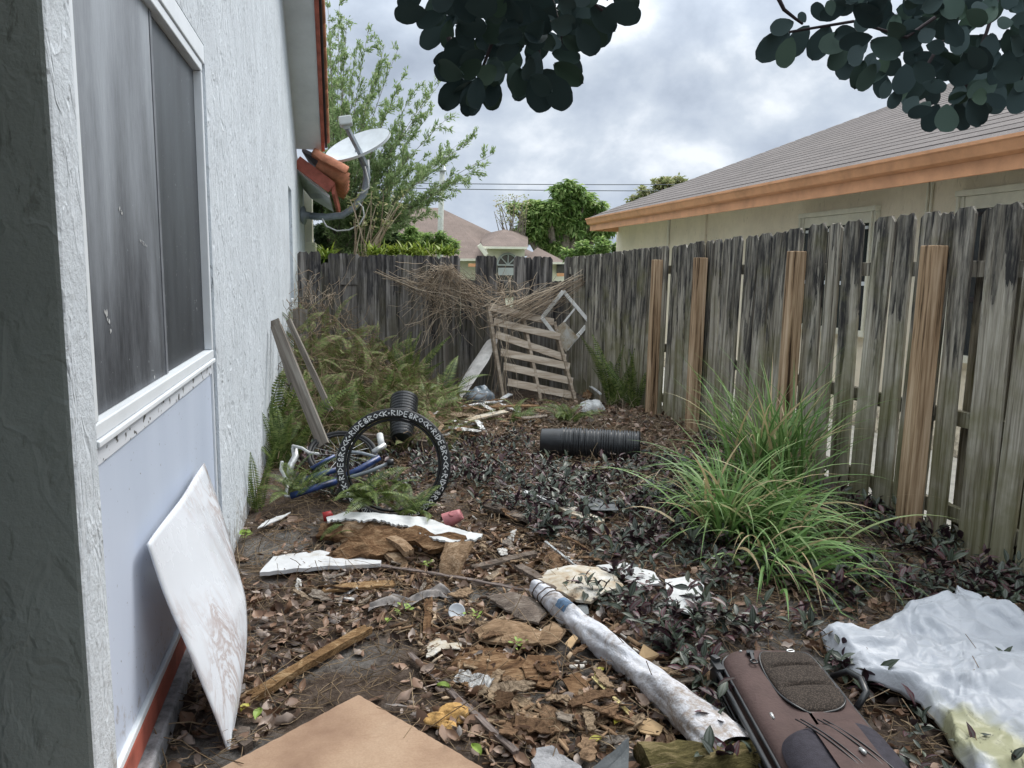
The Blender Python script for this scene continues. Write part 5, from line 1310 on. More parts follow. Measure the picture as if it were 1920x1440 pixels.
# grey plastic bag
def bag(c_, rx, ry, rz, sd):
    def f(u, v):
        an = 2*math.pi*u; el = -0.5*math.pi*0.5+v*(math.pi*0.75); k = 1+0.25*nz(math.cos(an)*1.6, math.sin(an)*1.6, el*1.6+sd)+0.12*abs(nz(math.cos(an)*5, math.sin(an)*5, el*5+sd))
        return c_+np.array((math.cos(an)*math.cos(el)*rx, math.sin(an)*math.cos(el)*ry, math.sin(el)*rz))*k
    return f
mb = MB(); mb.grid(bag(PY(899, 750, 8.6), 0.17, 0.15, 0.15, 2), 40, 26, True)
tag(mb.obj('plastic_bag', plain('grey_blue_plastic', (0.17, 0.20, 0.23), 0.25, 0.5, var=0.3, scale=10), smooth=True, fix=False), 'shiny grey plastic bag between the white sheet and the pallet foot', 'plastic bag')
mb = MB(); mb.grid(bag(PY(1108, 772, 8.2), 0.17, 0.14, 0.12, 7), 36, 24, True)
tag(mb.obj('white_bag', m_whitepaint, smooth=True, fix=False), 'white rounded bag lying below the old window frame', 'bag')

# --- boards leaning on the white wall
def leanb(name, label, a, b_, w_, th, mat=m_plank):
    mb = MB(); p, q = PY(*a), PY(*b_); mb.beam(q, p, w_, th, up=(0, 1, 0.35), seg=8, jit=0.002, endj=0.01)
    V = np.vstack(mb.V); L = np.linalg.norm(p-q); zax = (p-q)/L; y = np.array((0, 1, 0.0)); x = np.cross(y, zax); x /= np.linalg.norm(x); y = np.cross(zax, x)
    M = np.stack([x, y, zax], 1); Vl = (V-q)@M
    me = D.meshes.new(name); me.from_pydata(Vl.tolist(), [], mb.F); me.update(); me.materials.append(mat); o = D.objects.new(name, me); COL.objects.link(o)
    m4 = Matrix.Identity(4)
    for i in range(3):
        for j in range(3): m4[i][j] = M[i, j]
        m4[i][3] = q[i]
    o.matrix_world = m4; WL[o.name] = tuple(q)
    return tag(o, label, 'plank', 'planks leaning by the white wall')
leanb('plank', 'grey weathered plank leaning in front of the others by the white wall', (518, 612, 6.6), (607, 835, 5.9), 0.088, 0.035)
leanb('plank', 'short grey plank whose end shows at the wall, behind the front plank', (514, 600, 6.9), (560, 745, 6.6), 0.085, 0.03)
leanb('plank', 'narrow plank leaning half hidden in the dry ferns', (541, 600, 7.2), (620, 770, 6.6), 0.045, 0.03)
leanb('plank', 'short board standing against the far left of the back fence', (563, 580, 8.9), (566, 700, 8.7), 0.16, 0.02)
tag(MB().beam(gq(662, 822, 0.10), gq(800, 838, 0.08), 0.05, 0.11, seg=6, jit=0.004).obj('plank', m_rotgrey), 'mossy grey timber lying behind the lettered wheel', 'plank')

# ------------------------------------------------------------------ debris pieces
GR = 'broken boards strewn on the ground'
flake('laminate_board', 'flat white board with pointed left end lying nearest the white wall', 'board', [(487, 1073), (512, 1043), (600, 1031), (640, 1040), (715, 1051), (713, 1057), (600, 1062)], 0.02, m_lam, 0.05, 0.004, group=GR)
tp1 = [(612, 970), (650, 959), (700, 961), (760, 967), (800, 970), (846, 988), (880, 997), (905, 1001)]; tp2 = [(614, 976), (650, 974), (700, 975), (735, 979), (770, 988), (810, 1008), (850, 1017), (901, 1008)]
def tornf(u, v):
    f_ = u*7; i = min(int(f_), 6); g = f_-i
    a = [tp1[i][k]*(1-g)+tp1[i+1][k]*g for k in (0, 1)]; b_ = [tp2[i][k]*(1-g)+tp2[i+1][k]*g for k in (0, 1)]
    jg = 4.0*nz(u*38, 1.5)+2.5*nz(u*90, 4.5) if v > 0.99 else (1.2*nz(u*40, 8.5) if v < 0.01 else 0)
    return gq(a[0]*(1-v)+b_[0]*v, a[1]*(1-v)+b_[1]*v+jg, 0.14+0.012*math.sin(u*5))
mb = MB(); mb.slab(tornf, 90, 5, 0.010)
tag(mb.obj('laminate_board', m_whitepaint), 'long torn white strip bridging the rotten wood heap', 'board', GR)
shard('rotten_board', 'rotten brown board directly under the long torn white strip', 'board', (598, 992), (868, 1018), 0.11, 0.035, m_rot, (0.08, 0.12), 0.02, 0.5, roll=-0.5, seed=3, group=GR)
shard('rotten_board', 'thick curled rotten wood in the middle of the heap', 'board', (625, 1042), (775, 1022), 0.12, 0.05, m_rot, (0.06, 0.07), 0.05, 0.6, roll=-0.5, seed=8, group=GR, wave=0.02)
shard('rotten_board', 'curved tan wood piece standing under the right end of the white strip', 'board', (838, 1086), (862, 1016), 0.10, 0.03, m_rot2, (0.02, 0.15), 0.02, 0.3, roll=0.25, seed=12, group=GR, taper=-0.6)
shard('rotten_board', 'broad pale rotten lump at the left end of the torn strip', 'board', (640, 998), (728, 1000), 0.12, 0.04, m_rot2, (0.09, 0.08), 0.03, 0.6, roll=-0.7, seed=15, group=GR, wave=0.02)
shard('rotten_board', 'short tube-like wood curl pointing at the brown strip', 'board', (720, 1003), (768, 1032), 0.06, 0.03, m_rot2, (0.10, 0.09), 0.02, 0.3, seed=19, group=GR)
shard('rotten_board', 'leg-like wood piece reaching down to the thin brown strip', 'board', (728, 1028), (756, 1062), 0.07, 0.03, m_rot2, (0.07, 0.02), 0.01, 0.3, seed=23, group=GR)
shard('wood_strip', 'thin straight brown strip lying across the leaves below the heap', 'strip', (712, 1059), (996, 1107), 0.022, 0.006, m_strip, (0.035, 0.03), 0.006, 0.04, seed=4)
shard('rotten_board', 'golden brown flat board above the grey cloth strip', 'board', (606, 1104), (738, 1092), 0.075, 0.012, m_split, (0.035, 0.04), 0.004, 0.3, seed=31, group=GR)
shard('wood_strip', 'narrow brown batten in front of the golden brown board', 'strip', (600, 1109), (735, 1114), 0.03, 0.012, m_rotgrey, (0.012, 0.012), 0.0, 0.1, seed=33)
# grey cloth strip
def gc(u, v):
    pts = [(692, 1140), (735, 1122), (765, 1132), (800, 1112), (825, 1106), (850, 1120)]
    f_ = u*(len(pts)-1); i = min(int(f_), len(pts)-2); g = f_-i; px = pts[i][0]*(1-g)+pts[i+1][0]*g; py = pts[i][1]*(1-g)+pts[i+1][1]*g
    w_ = 0.02+0.018*math.sin(u*9)**2; c_ = gq(px, py, 0.045+0.015*math.sin(u*12)); return c_+np.array((0.2, 1, 0.3))*(v-0.5)*w_*2.2+np.array((0, 0, 0.012*math.sin(v*9+u*15)))
tag(MB().grid(gc, 60, 10).obj('cloth_strip', plain('grey_cloth', (0.25, 0.23, 0.22), 0.8, var=0.25, scale=20), smooth=True), 'crumpled grey cloth strip beside the round cloudy lid', 'cloth')
lid_c = gq(856, 1148, 0.03); lid_n = np.array((-0.05, -0.75, 0.65)); lid_n /= np.linalg.norm(lid_n)
mb = MB(); mb.lathe([(0, 0), (0.0, 0.03), (0.004, 0.036), (0.012, 0.038), (0.014, 0.036), (0.010, 0.031), (0.008, 0.0)], lid_c, lid_n, 32)
tag(mb.obj('round_lid', m_plasticlid, smooth=True, fix=False), 'small round cloudy white lid standing in the dead leaves', 'lid')
def stick(name, label, a, b_, w_, th, mat, lift=(0.03, 0.03), seed=1, group=None): return shard(name, label, 'stick', a, b_, w_, th, mat, lift, 0.008, 0.25, seed=seed, nu=40, wave=0.004, group=group)
stick('split_timber', 'long splintered brown timber stick pointing at the tan board and the wall', (470, 1303), (690, 1174), 0.045, 0.028, m_split, (0.035, 0.05), 41)
shard('split_timber', 'flat pinkish-brown broken wood end by the tip of the marble sheet', 'wood piece', (456, 1314), (492, 1290), 0.06, 0.012, m_rot2, (0.03, 0.03), 0, 0.4, seed=43)
shard('wood_strip', 'grey-brown batten running down from the torn white scrap to the concrete piece', 'strip', (768, 1224), (968, 1408), 0.022, 0.010, m_strip, (0.03, 0.045), 0.0, 0.05, seed=45)
shard('rotten_stake', 'dark rotten stake lying left of the round lid', 'stake', (800, 1192), (804, 1118), 0.035, 0.03, m_rot, (0.02, 0.04), 0.01, 0.3, seed=47)
flake('torn_scrap', 'small torn white scrap below the round lid', 'scrap', [(800, 1230), (802, 1208), (818, 1197), (836, 1199), (840, 1206), (868, 1204), (862, 1216), (832, 1216), (812, 1228)], 0.004, m_peel, 0.03, 0.01)
GB = 'bark-like brown sheets in the middle'
flake('bark_sheet', 'long pointed brown bark sheet right of the round lid', 'bark', [(888, 1182), (930, 1160), (985, 1168), (1025, 1190), (1010, 1206), (950, 1207), (905, 1200)], 0.012, m_rot2, 0.04, 0.012, 0.02, group=GB)
flake('bark_sheet', 'brown bark sheet touching the upper end of the wrapped roll', 'bark', [(912, 1118), (960, 1110), (1000, 1120), (1025, 1150), (1010, 1168), (975, 1160), (945, 1140)], 0.010, m_rotgrey, 0.045, 0.012, 0.02, group=GB)
flake('bark_sheet', 'tan bark piece beside the middle of the wrapped roll', 'bark', [(1000, 1195), (1035, 1165), (1062, 1180), (1050, 1200), (1015, 1212)], 0.010, m_rot2, 0.04, 0.01, 0.01, group=GB)
flake('bark_sheet', 'dark square brown fragment lying below the long pointed bark', 'bark', [(978, 1250), (990, 1228), (1040, 1230), (1050, 1262), (1030, 1288), (990, 1282)], 0.006, m_rot, 0.03, 0.006, group=GB)
flake('bark_sheet', 'dark brown fragment right of the square one', 'bark', [(1055, 1275), (1085, 1258), (1108, 1285), (1085, 1308), (1068, 1298)], 0.006, m_rot, 0.03, 0.006, group=GB)
flake('rotten_board', 'large crumbling brown board under the torn white scrap', 'board', [(845, 1235), (880, 1212), (945, 1215), (985, 1240), (990, 1285), (945, 1300), (880, 1290), (850, 1262)], 0.02, m_rot, 0.02, 0.03, 0.02, group=GR)
shard('yellow_strip', 'pale yellow printed strip beside the wrapped roll', 'strip', (1112, 1268), (1188, 1345), 0.016, 0.003, m_yellowstrip, (0.04, 0.03), 0.0, 0.08, seed=51)
flake('cardboard_piece', 'tan cardboard piece leaning just right of the wrapped roll', 'cardboard', [(1188, 1254), (1206, 1208), (1222, 1216), (1236, 1226), (1218, 1240), (1208, 1258)], 0.006, m_card2, 0.06, 0.004, tilt=[0.03, 0.10, 0.09, 0.08, 0.04, 0.03])
flake('cardboard_piece', 'tiny tan cardboard square left of the wrapped roll', 'cardboard', [(1060, 1206), (1076, 1188), (1084, 1196), (1070, 1214)], 0.006, m_card2, 0.05, 0.003)
flake('cardboard_piece', 'brown crumpled cardboard below the yellow strip', 'cardboard', [(1186, 1350), (1215, 1345), (1245, 1362), (1235, 1378), (1200, 1372)], 0.005, m_card2, 0.03, 0.01)
flake('peeling_board', 'peeling cream round-edged board above the upper end of the wrapped roll', 'board', [(1008, 1085), (1030, 1068), (1070, 1058), (1120, 1063), (1155, 1080), (1170, 1098), (1135, 1108), (1108, 1128), (1080, 1124), (1040, 1102)], 0.012, m_peel, 0.06, 0.012, 0.015, group=GR)
flake('peeling_board', 'white board half under creeper right of the peeling cream one', 'board', [(1118, 1060), (1175, 1056), (1225, 1072), (1240, 1092), (1200, 1100), (1160, 1078)], 0.01, m_whitepaint, 0.055, 0.01, group=GR)
flake('peeling_board', 'broken white board scrap showing through the creeper by the grass clump', 'board', [(1248, 1086), (1285, 1082), (1316, 1092), (1318, 1120), (1300, 1150), (1262, 1142), (1252, 1120)], 0.008, m_whitepaint, 0.07, 0.02, group=GR)
flake('slate_piece', 'grey-green flat shard below the peeling cream board', 'slate piece', [(1066, 1142), (1100, 1130), (1108, 1168), (1082, 1182)], 0.008, m_slate, 0.04, 0.004)
shard('metal_rod', 'thin silver rod poking out of the creeper', 'rod', (1022, 1014), (1080, 1060), 0.012, 0.010, m_silver, (0.07, 0.05), 0, 0.0, seed=60)
shard('weathered_board', 'grey weathered board below the creeper patch at the centre', 'board', (915, 944), (1008, 976), 0.09, 0.02, m_rotgrey, (0.06, 0.05), 0, 0.15, seed=62, group=GR)
shard('weathered_board', 'peeling white trim running away right of the grey weathered board', 'board', (982, 920), (1058, 946), 0.035, 0.02, m_whitepaint, (0.10, 0.09), 0, 0.15, seed=64, group=GR)
shard('weathered_board', 'peeling white and brown board end half buried in creeper', 'board', (1058, 948), (1122, 978), 0.10, 0.02, m_peel, (0.08, 0.06), 0, 0.3, seed=66, group=GR)
flake('glass_piece', 'grey-green glassy sheet lying in dry grass', 'glass piece', [(1085, 928), (1150, 940), (1160, 956), (1110, 956)], 0.004, m_slate, 0.08, 0.004)
shard('weathered_board', 'long brown board left of the silver rod', 'board', (886, 1062), (1005, 1034), 0.05, 0.02, m_rotgrey, (0.04, 0.04), 0, 0.2, seed=68, group=GR)
shard('weathered_board', 'narrow grey board ending at the peeling cream board', 'board', (972, 1058), (1048, 1102), 0.05, 0.018, m_rotgrey, (0.07, 0.06), 0, 0.15, seed=70, group=GR)
mb = MB(); mb.lathe([(0, 0.05), (0.09, 0.036), (0.11, 0.03), (0.105, 0.024), (0.01, 0.04)], gq(834, 978, 0.07), (0.75, -0.1, 0.35), 20)
mb.lathe([(0, 0.022), (0.05, 0.02)], gq(845, 976, 0.08), (0.1, -0.3, 0.9), 12)
tag(mb.obj('pink_pipe_piece', m_pink, smooth=True, fix=False), 'faded pink plastic pipe piece at the right end of the torn white strip', 'pipe piece')
tag(MB().lathe([(0, 0), (0.0, 0.03), (0.05, 0.03), (0.06, 0.0)], gq(606, 970, 0.08), (1, 0.1, 0.15), 14).obj('red_cap', m_redplastic, smooth=True, fix=False), 'small red plastic cap at the left end of the torn white strip', 'cap')
flake('slatted_piece', 'pale ribbed scrap beside the foot of the white wall', 'scrap', [(483, 990), (498, 976), (545, 960), (528, 972), (500, 984)], 0.006, m_lam, 0.05, 0.004)
flake('bark_sheet', 'small brown stone-like chunk at the tip of the marble sheet', 'wood chunk', [(438, 1382), (448, 1362), (468, 1362), (474, 1388), (458, 1400)], 0.03, m_rotgrey, 0.03, 0.004)
for i, (px, py, s_) in enumerate(((820, 1350, 0.035), (850, 1338, 0.045), (838, 1362, 0.025))):
    mb = MB(); mb.grid(bag(gq(px, py, 0.02), s_*1.3, s_, s_*0.6, i*3.3), 24, 16, True)
    tag(mb.obj('foam_lump', m_foam, smooth=True, fix=False), ('left', 'largest', 'lowest')[i]+' of the three crumbly yellow foam lumps beside the tan board', 'foam lump', 'yellow foam lumps')
# junk heap in front of the pallet: each board its own thing
jk = [((838, 768), (930, 752), 0.06, m_lam, 'pale long lath along the top left of the heap before the pallet', .12), ((800, 800), (880, 776), 0.09, m_rot2, 'tan broken board at the left foot of the heap', .06),
      ((868, 790), (950, 770), 0.10, m_peel, 'white-flaked board lying across the middle of the heap', .14), ((905, 764), (1010, 760), 0.10, m_rot, 'dark brown board on the right top of the heap', .14),
      ((845, 800), (905, 792), 0.05, m_whitepaint, 'white chip low in the middle of the heap', .07), ((936, 752), (958, 738), 0.05, m_lam, 'short pale stick propped at the pallet foot', .10),
      ((825, 782), (835, 812), 0.08, m_rot2, 'upright tan offcut beside the lettered wheel', .06), ((885, 778), (905, 804), 0.05, m_whitepaint, 'white sliver pointing down in the heap', .12),
      ((955, 776), (1012, 790), 0.08, m_rot2, 'pale brown board on the right foot of the heap', .07), ((846, 812), (900, 820), 0.04, m_rot, 'thin brown lath in front of the heap', .04),
      ((1098, 745), (1118, 718), 0.10, m_rot, 'brown broken block standing by the right fence corner', .10), ((1100, 720), (1126, 738), 0.03, m_whitepaint, 'curved white rim on top of the brown broken block', .16)]
for i, (a, b_, w_, mt, lb, lf) in enumerate(jk):
    shard('heap_board', lb, 'board', a, b_, w_, 0.015, mt, (lf*0.7, lf), 0.01, 0.3, roll=random.uniform(-0.4, 0.2), seed=80+i, group='boards heaped before the pallet')

# splinters and scraps too many and too broken to count
m_scrap, n, b = newmat('splintered_wood', 0.95, 0.1); c = gcoord(n)
ri = n.n('ShaderNodeNewGeometry').outputs['Random Per Island']
gf = n.math('ADD', n.math('MULTIPLY', n.noise(c, 28, 8, 0.72, 0.8), 0.8), n.math('MULTIPLY', n.noise(c, 110, 4, 0.7), 0.2))
tone = n.ramp(ri, [(0.0, (0.10, 0.06, 0.035)), (0.35, (0.24, 0.15, 0.09)), (0.65, (0.36, 0.27, 0.18)), (0.84, (0.26, 0.23, 0.20)), (0.86, (0.66, 0.65, 0.62)), (1.0, (0.70, 0.70, 0.69))])
n.link(n.mix(n.ramp(gf, [(0.38, 0.9), (0.56, 0.0)]), tone, (0.035, 0.02, 0.012)), b.inputs['Base Color']); bump(n, b, gf, 1.0, 0.015)
regs = [([(900, 960), (1130, 960), (1160, 1040), (1010, 1090), (900, 1060)], 40), ([(560, 990), (860, 1010), (960, 1100), (700, 1130), (560, 1120)], 30),
        ([(860, 1130), (1010, 1120), (1180, 1290), (1200, 1400), (1000, 1400), (880, 1300)], 50), ([(790, 750), (1015, 750), (1015, 815), (820, 820)], 70), ([(1240, 1180), (1330, 1260), (1340, 1330), (1230, 1280)], 7)]
mb = MB()
for r_i, (poly, n_) in enumerate(regs):
    k = 0; hp = r_i == 3
    while k < n_:
        px, py = random.uniform(min(q[0] for q in poly), max(q[0] for q in poly)), random.uniform(min(q[1] for q in poly), max(q[1] for q in poly))
        if not inpoly(px, py, poly): continue
        p = gq(px, py, random.uniform(0.03, 0.17) if hp else random.uniform(0.015, 0.05)); k += 1
        L_0 = random.uniform(0.06, 0.20)*(1.6 if hp else 1); w_0 = random.uniform(0.018, 0.07); sd0 = random.random()*50
        ro = rotm(np.array([random.uniform(0, 6.28)]), np.array([random.gauss(0, 0.18)]), np.array([random.gauss(0, 0.22)]))[0]
        mb.slab(lambda u, v: p+ro@np.array(((v-0.5)*w_0*(1+0.5*nz(u*7, (v > 0.5)*4+sd0)+0.25*nz(u*22, (v > 0.5)*5+sd0))*(1-0.5*abs(u-0.5)), (u-0.5)*L_0*(1+0.3*nz(v*5, sd0)), 0.010*math.sin(u*3+k)+0.006*nz(u*9, v*4, sd0))), 14, 3, 0.006, tuple(-ro[:, 2]))
tag(mb.obj('splintered_wood_debris', m_scrap, fix=False), kind='stuff')

# fallen leaves that stand out
for i, (px, py, mt, lb) in enumerate(((460, 1330, m_yleaf, 'yellow fallen leaf next to the tip of the marble sheet'), (484, 1341, m_gleaf, 'light green fallen leaf right of the yellow one by the marble sheet'), (728, 1166, m_gleaf, 'light green leaf below the grey cloth strip'), (832, 1289, m_gleaf, 'light green leaf lying on the grey-brown batten'), (893, 1408, m_gleaf, 'yellow-green leaf at the edge of the tan board'), (1116, 1392, m_yleaf, 'yellow fallen leaf above the dark slate shard'), (1124, 1262, m_yleaf, 'yellow leaf at the top of the pale yellow strip'), (455, 1205, m_yleaf, 'small yellow leaf by the edge of the marble sheet'), (1160, 1356, m_yleaf, 'yellow-green leaf below the pale yellow strip'))):
    L = 0.05; p = gq(px, py, 0.03); a = random.uniform(0, 6.28)
    mb = MB(); mb.grid(lambda u, v: p+np.array((math.cos(a), math.sin(a), 0.12))*(u-0.5)*L+np.array((-math.sin(a), math.cos(a), 0))*(v-0.5)*L*0.6*math.sin(math.pi*min(1, u*0.94+0.06))**0.8+np.array((0, 0, 0.010*abs(v-0.5)*2+0.006*math.sin(u*3))), 10, 6)
    tag(mb.obj('fallen_leaf', mt, at=tuple(p), smooth=True), lb, 'leaf', 'bright leaves on the ground')

# ------------------------------------------------------------------ ferns
def frond(npair, wmax, a0, a1, tw=0.0):
    """unit-length arching frond growing along +Y; returns arrays of quads"""
    V = []; F = []; y = z = 0.0; k = npair; pts = []
    for i in range(k+1):
        t = i/k; a = a0+(a1-a0)*t**1.2; pts.append((y, z, a)); y += math.cos(a)/k; z += math.sin(a)/k
    for i in range(0, k, 3):
        j = min(k, i+3); (y0, z0_, _), (y1, z1_, _) = pts[i], pts[j]; w_ = 0.006*(1-i/k)+0.002; b0 = len(V)
        V += [(-w_, y0, z0_), (w_, y0, z0_), (w_, y1, z1_), (-w_, y1, z1_)]; F.append((b0, b0+1, b0+2, b0+3))
    for i in range(2, k):
        t = i/k; y_, z_, a = pts[i]; L = wmax*(math.sin(math.pi*min(1, 0.10+0.92*t**0.85))**0.8 if t < 0.97 else 0.15); hw = 0.46/k
        ty, tz = math.cos(a), math.sin(a); ny, nzv = -math.sin(a), math.cos(a)
        for sgn in (-1, 1):
            b0 = len(V); fw = L*0.30; dp = -L*0.18
            base = np.array((0, y_, z_)); t_ = np.array((0, ty, tz)); nn = np.array((0, ny, nzv)); x_ = np.array((sgn, 0, 0))
            tip = base+x_*L+t_*fw+nn*dp; m1 = base+x_*L*0.4+t_*(fw*0.35+hw)+nn*dp*0.1; m0 = base+x_*L*0.4+t_*(fw*0.35-hw)+nn*dp*0.1
            V += [tuple(base), tuple(m0), tuple(tip), tuple(m1)]; F.append((b0, b0+1, b0+2, b0+3) if sgn > 0 else (b0, b0+3, b0+2, b0+1))
    return np.array(V), np.array(F)
FT = [frond(34, 0.11, 1.35, 0.2), frond(34, 0.12, 1.1, -0.5), frond(30, 0.13, 0.8, -0.3), frond(36, 0.09, 1.5, 0.9)]
def fern(label, c, n, L, kinds=(0, 1, 2), spread=0.04, mat=None, az=None, name='fern', group='ferns in the yard', wf=1.0):
    c = np.array(c, float); VV = []; FF = []; o_ = 0
    for kd in kinds:
        m = max(1, n//len(kinds)); pos = c+np.stack([rng.normal(0, spread, m), rng.normal(0, spread, m), np.zeros(m)], -1)
        yw = rng.uniform(0, 6.283, m) if az is None else rng.normal(az[0], az[1], m); Ls = rng.uniform(L*0.6, L*1.1, m)
        V, F = scatter(*FT[kd], pos, rotm(yw, rng.normal(0, 0.15, m), rng.normal(0, 0.35, m)), np.stack([Ls*wf, Ls, Ls], -1)); VV.append(V); FF.append(F+o_); o_ += len(V)
    return tag(fast_obj(name, np.vstack(VV), np.vstack(FF), mat or m_fern, at=c), label, 'fern', group)
fern('tall upright bright fern against the edge of the white wall', gq(515, 850), 22, 0.85, (3, 0), 0.06)
fern('small pale fern sprig growing up along the foot of the white wall', gq(482, 960), 6, 0.5, (3,), 0.02)
fern('tangled fern over the blue bicycle tubes', gq(600, 915, 0.08), 10, 0.34, (1, 2))
fern('fern with long fronds between the wall and the bicycle', gq(528, 880), 14, 0.6, (0, 3))
fern('spreading fern beside the handlebar of the bicycle', gq(560, 925, 0.1), 12, 0.36, (0, 1, 2))
fern('fern with broad fronds reaching over the torn white strip', gq(700, 940, 0.13), 16, 0.42, (1, 2), 0.05, az=(math.pi, 1.1))
fern('fern below the right side of the lettered wheel', gq(770, 965, 0.08), 12, 0.34, (1, 2))
fern('fern arching in front of the leaning front plank', gq(640, 815, 0.05), 14, 0.55, (0, 1))
fern('fern just left of the upright black pots', gq(690, 800), 14, 0.65, (3, 0))
fern('fern just behind the upright black pots', gq(770, 775), 14, 0.62, (3, 0))
fern('fern clump left of the leaning white sheet', gq(820, 768), 20, 0.75, (0, 1))
fern('fern between the pots and the white sheet', gq(790, 790), 12, 0.55, (1, 0))
fern('fern against the middle of the back fence', PY(760, 730, 8.9), 10, 0.8, (3,))
fern('narrow upright fern against the right-hand fence', gq(1148, 765), 9, 0.95, (3,), 0.03)
fern('second upright fern nearer the first brown post', gq(1185, 770), 7, 0.75, (3,), 0.04)
fern('low fern in front of the white bag', gq(1065, 790, 0.05), 16, 0.45, (1, 2))
fern('small fern inside the lettered wheel', gq(745, 925, 0.05), 8, 0.28, (1, 2))
fern('small fern at the centre of the heap by the pallet', gq(960, 790, 0.05), 10, 0.4, (1, 2))
fern('tiny green fern in the rotten heap', gq(612, 1010, 0.06), 7, 0.18, (1, 2))
# thicket of old and dry fronds
def thick_h(x, y):
    a = max(0, 1-max(0, (x+0.45))/1.75); bk = min(1, max(0, (y-6.1)/2.6)); return (1.25*a**0.9)*bk**0.8
tp_ = []
while len(tp_) < 650:
    x, y = random.uniform(-0.55, 1.25), random.uniform(6.2, 9.5); h = thick_h(x, y)
    if h > 0.06: tp_.append((x, y, gz(x, y)+h*random.uniform(0.15, 1)**0.7-0.12))
tp_ = np.array(tp_); VV = []; FF = []; o_ = 0
for kd in range(3):
    sel = tp_[kd::3]; m = len(sel); Ls = rng.uniform(0.26, 0.52, m)
    V, F = scatter(*FT[kd], sel, rotm(rng.uniform(0, 6.28, m), rng.normal(-0.1, 0.4, m), rng.normal(0, 0.5, m)), np.stack([Ls*1.1, Ls, Ls], -1)); VV.append(V); FF.append(F+o_); o_ += len(V)
tag(fast_obj('fern_thicket', np.vstack(VV), np.vstack(FF), m_fernold), kind='stuff')
def wander(P0, dirs, L, k=6, wob=0.25, grav=0.0):
    P = [P0]; d = dirs.copy()
    for i in range(k-1):
        d = d+rng.normal(0, wob, d.shape); d[:, 2] -= grav; d /= np.linalg.norm(d, axis=1)[:, None]; P.append(P[-1]+d*(L/(k-1))[:, None])
    return np.stack(P, 1)
n_ = 1700; sx = rng.uniform(-0.55, 1.3, n_); sy = rng.uniform(6.0, 9.6, n_); hh = np.array([thick_h(a, b_) for a, b_ in zip(sx, sy)])
P0 = np.stack([sx, sy, hh*rng.uniform(0.1, 1.05, n_)], -1); dr = rng.normal(size=(n_, 3)); dr[:, 2] = abs(dr[:, 2])*0.4; dr /= np.linalg.norm(dr, axis=1)[:, None]
V, F = strands(wander(P0, dr, rng.uniform(0.15, 0.55, n_), 7, 0.3, 0.12), rng.uniform(0.0012, 0.003, n_))
tag(fast_obj('dry_stems', V, F, m_straw), kind='stuff')

# dry vine hanging over the back fence
VP = []
def vine_bundle(n, a, b_, spread_a, spread_b, Ya, Yb, sag, wob, kk=12):
    for _ in range(n):
        p = PY(a[0]+random.gauss(0, spread_a[0]), a[1]+random.gauss(0, spread_a[1]), Ya+random.uniform(-0.08, 0.02)); q = PY(b_[0]+random.gauss(0, spread_b[0]), b_[1]+random.gauss(0, spread_b[1]), Yb+random.uniform(-0.12, 0.05))
        s1 = random.uniform(0.2, 1)*sag; ph = [random.uniform(0, 6.28) for _ in range(6)]; pts = []
        for i in range(kk):
            t = i/(kk-1); w_ = math.sin(math.pi*t)
            pts.append(p*(1-t)+q*t+np.array((w_*wob*(math.sin(t*5+ph[0])+0.5*math.sin(t*13+ph[1])), w_*wob*0.6*math.sin(t*7+ph[2]), -s1*w_+w_*wob*(math.sin(t*6+ph[3])+0.5*math.sin(t*15+ph[4])))))
        VP.append(pts)
hub = (836, 505)
vine_bundle(44, hub, (925, 585), (8, 6), (25, 18), 9.7, 9.45, 0.05, 0.05)
vine_bundle(36, hub, (880, 560), (10, 8), (50, 30), 9.7, 9.5, -0.02, 0.07)
vine_bundle(30, (755, 522), (880, 560), (22, 12), (35, 14), 9.75, 9.5, 0.04, 0.07)
vine_bundle(40, hub, (775, 530), (8, 6), (22, 22), 9.7, 9.7, 0.0, 0.06)
vine_bundle(26, hub, (780, 620), (8, 6), (28, 40), 9.7, 9.5, -0.03, 0.06)
vine_bundle(46, (1132, 500), (965, 592), (10, 5), (26, 14), 9.5, 9.25, 0.03, 0.03)
vine_bundle(30, (1050, 540), (940, 590), (40, 14), (20, 18), 9.5, 9.3, 0.02, 0.04)
vine_bundle(30, (940, 520), (950, 600), (24, 14), (26, 30), 9.7, 9.3, 0.0, 0.06)
vine_bundle(12, (935, 600), (950, 740), (12, 12), (18, 20), 9.25, 8.8, 0.0, 0.03)
vine_bundle(30, (870, 560), (800, 610), (40, 20), (40, 30), 9.6, 9.6, 0.02, 0.06)
vine_bundle(40, (600, 530), (590, 600), (25, 25), (30, 40), 9.5, 9.2, 0.02, 0.05)
vine_bundle(8, (705, 508), (860, 575), (4, 3), (14, 8), 9.7, 9.5, 0.03, 0.02)
VP = np.array(VP); V, F = strands(VP, rng.uniform(0.0015, 0.0038, len(VP)))
tag(fast_obj('dry_vines', V, F, m_vine), kind='stuff')

# ------------------------------------------------------------------ ground cover
trl = []; rows = [(0.0, 0.12), (0.22, 0.8), (0.5, 1.0), (0.78, 0.62), (1.0, 0.02)]
for t, w_ in rows:
    for x in (-1, 0, 1): trl.append((x*w_*0.5, t, (0.10*w_ if x else 0.0)-0.18*t*t))
trf = [(j*3+i, j*3+i+1, j*3+i+4, j*3+i+3) for j in range(4) for i in range(2)]
tru = [(0.5+x*0.5, t) for t, w_ in rows for x in (-1, 0, 1)]
trl = np.array(trl); trf = np.array(trf)
polyA = [(835, 880), (960, 862), (1010, 872), (1100, 880), (1230, 880), (1320, 900), (1500, 930), (1700, 930), (1960, 980), (1960, 1500), (1330, 1500), (1300, 1330), (1230, 1240), (1160, 1190), (1100, 1150), (1060, 1110), (1110, 1050), (1050, 1020), (1000, 1010), (960, 975), (880, 960), (830, 930)]
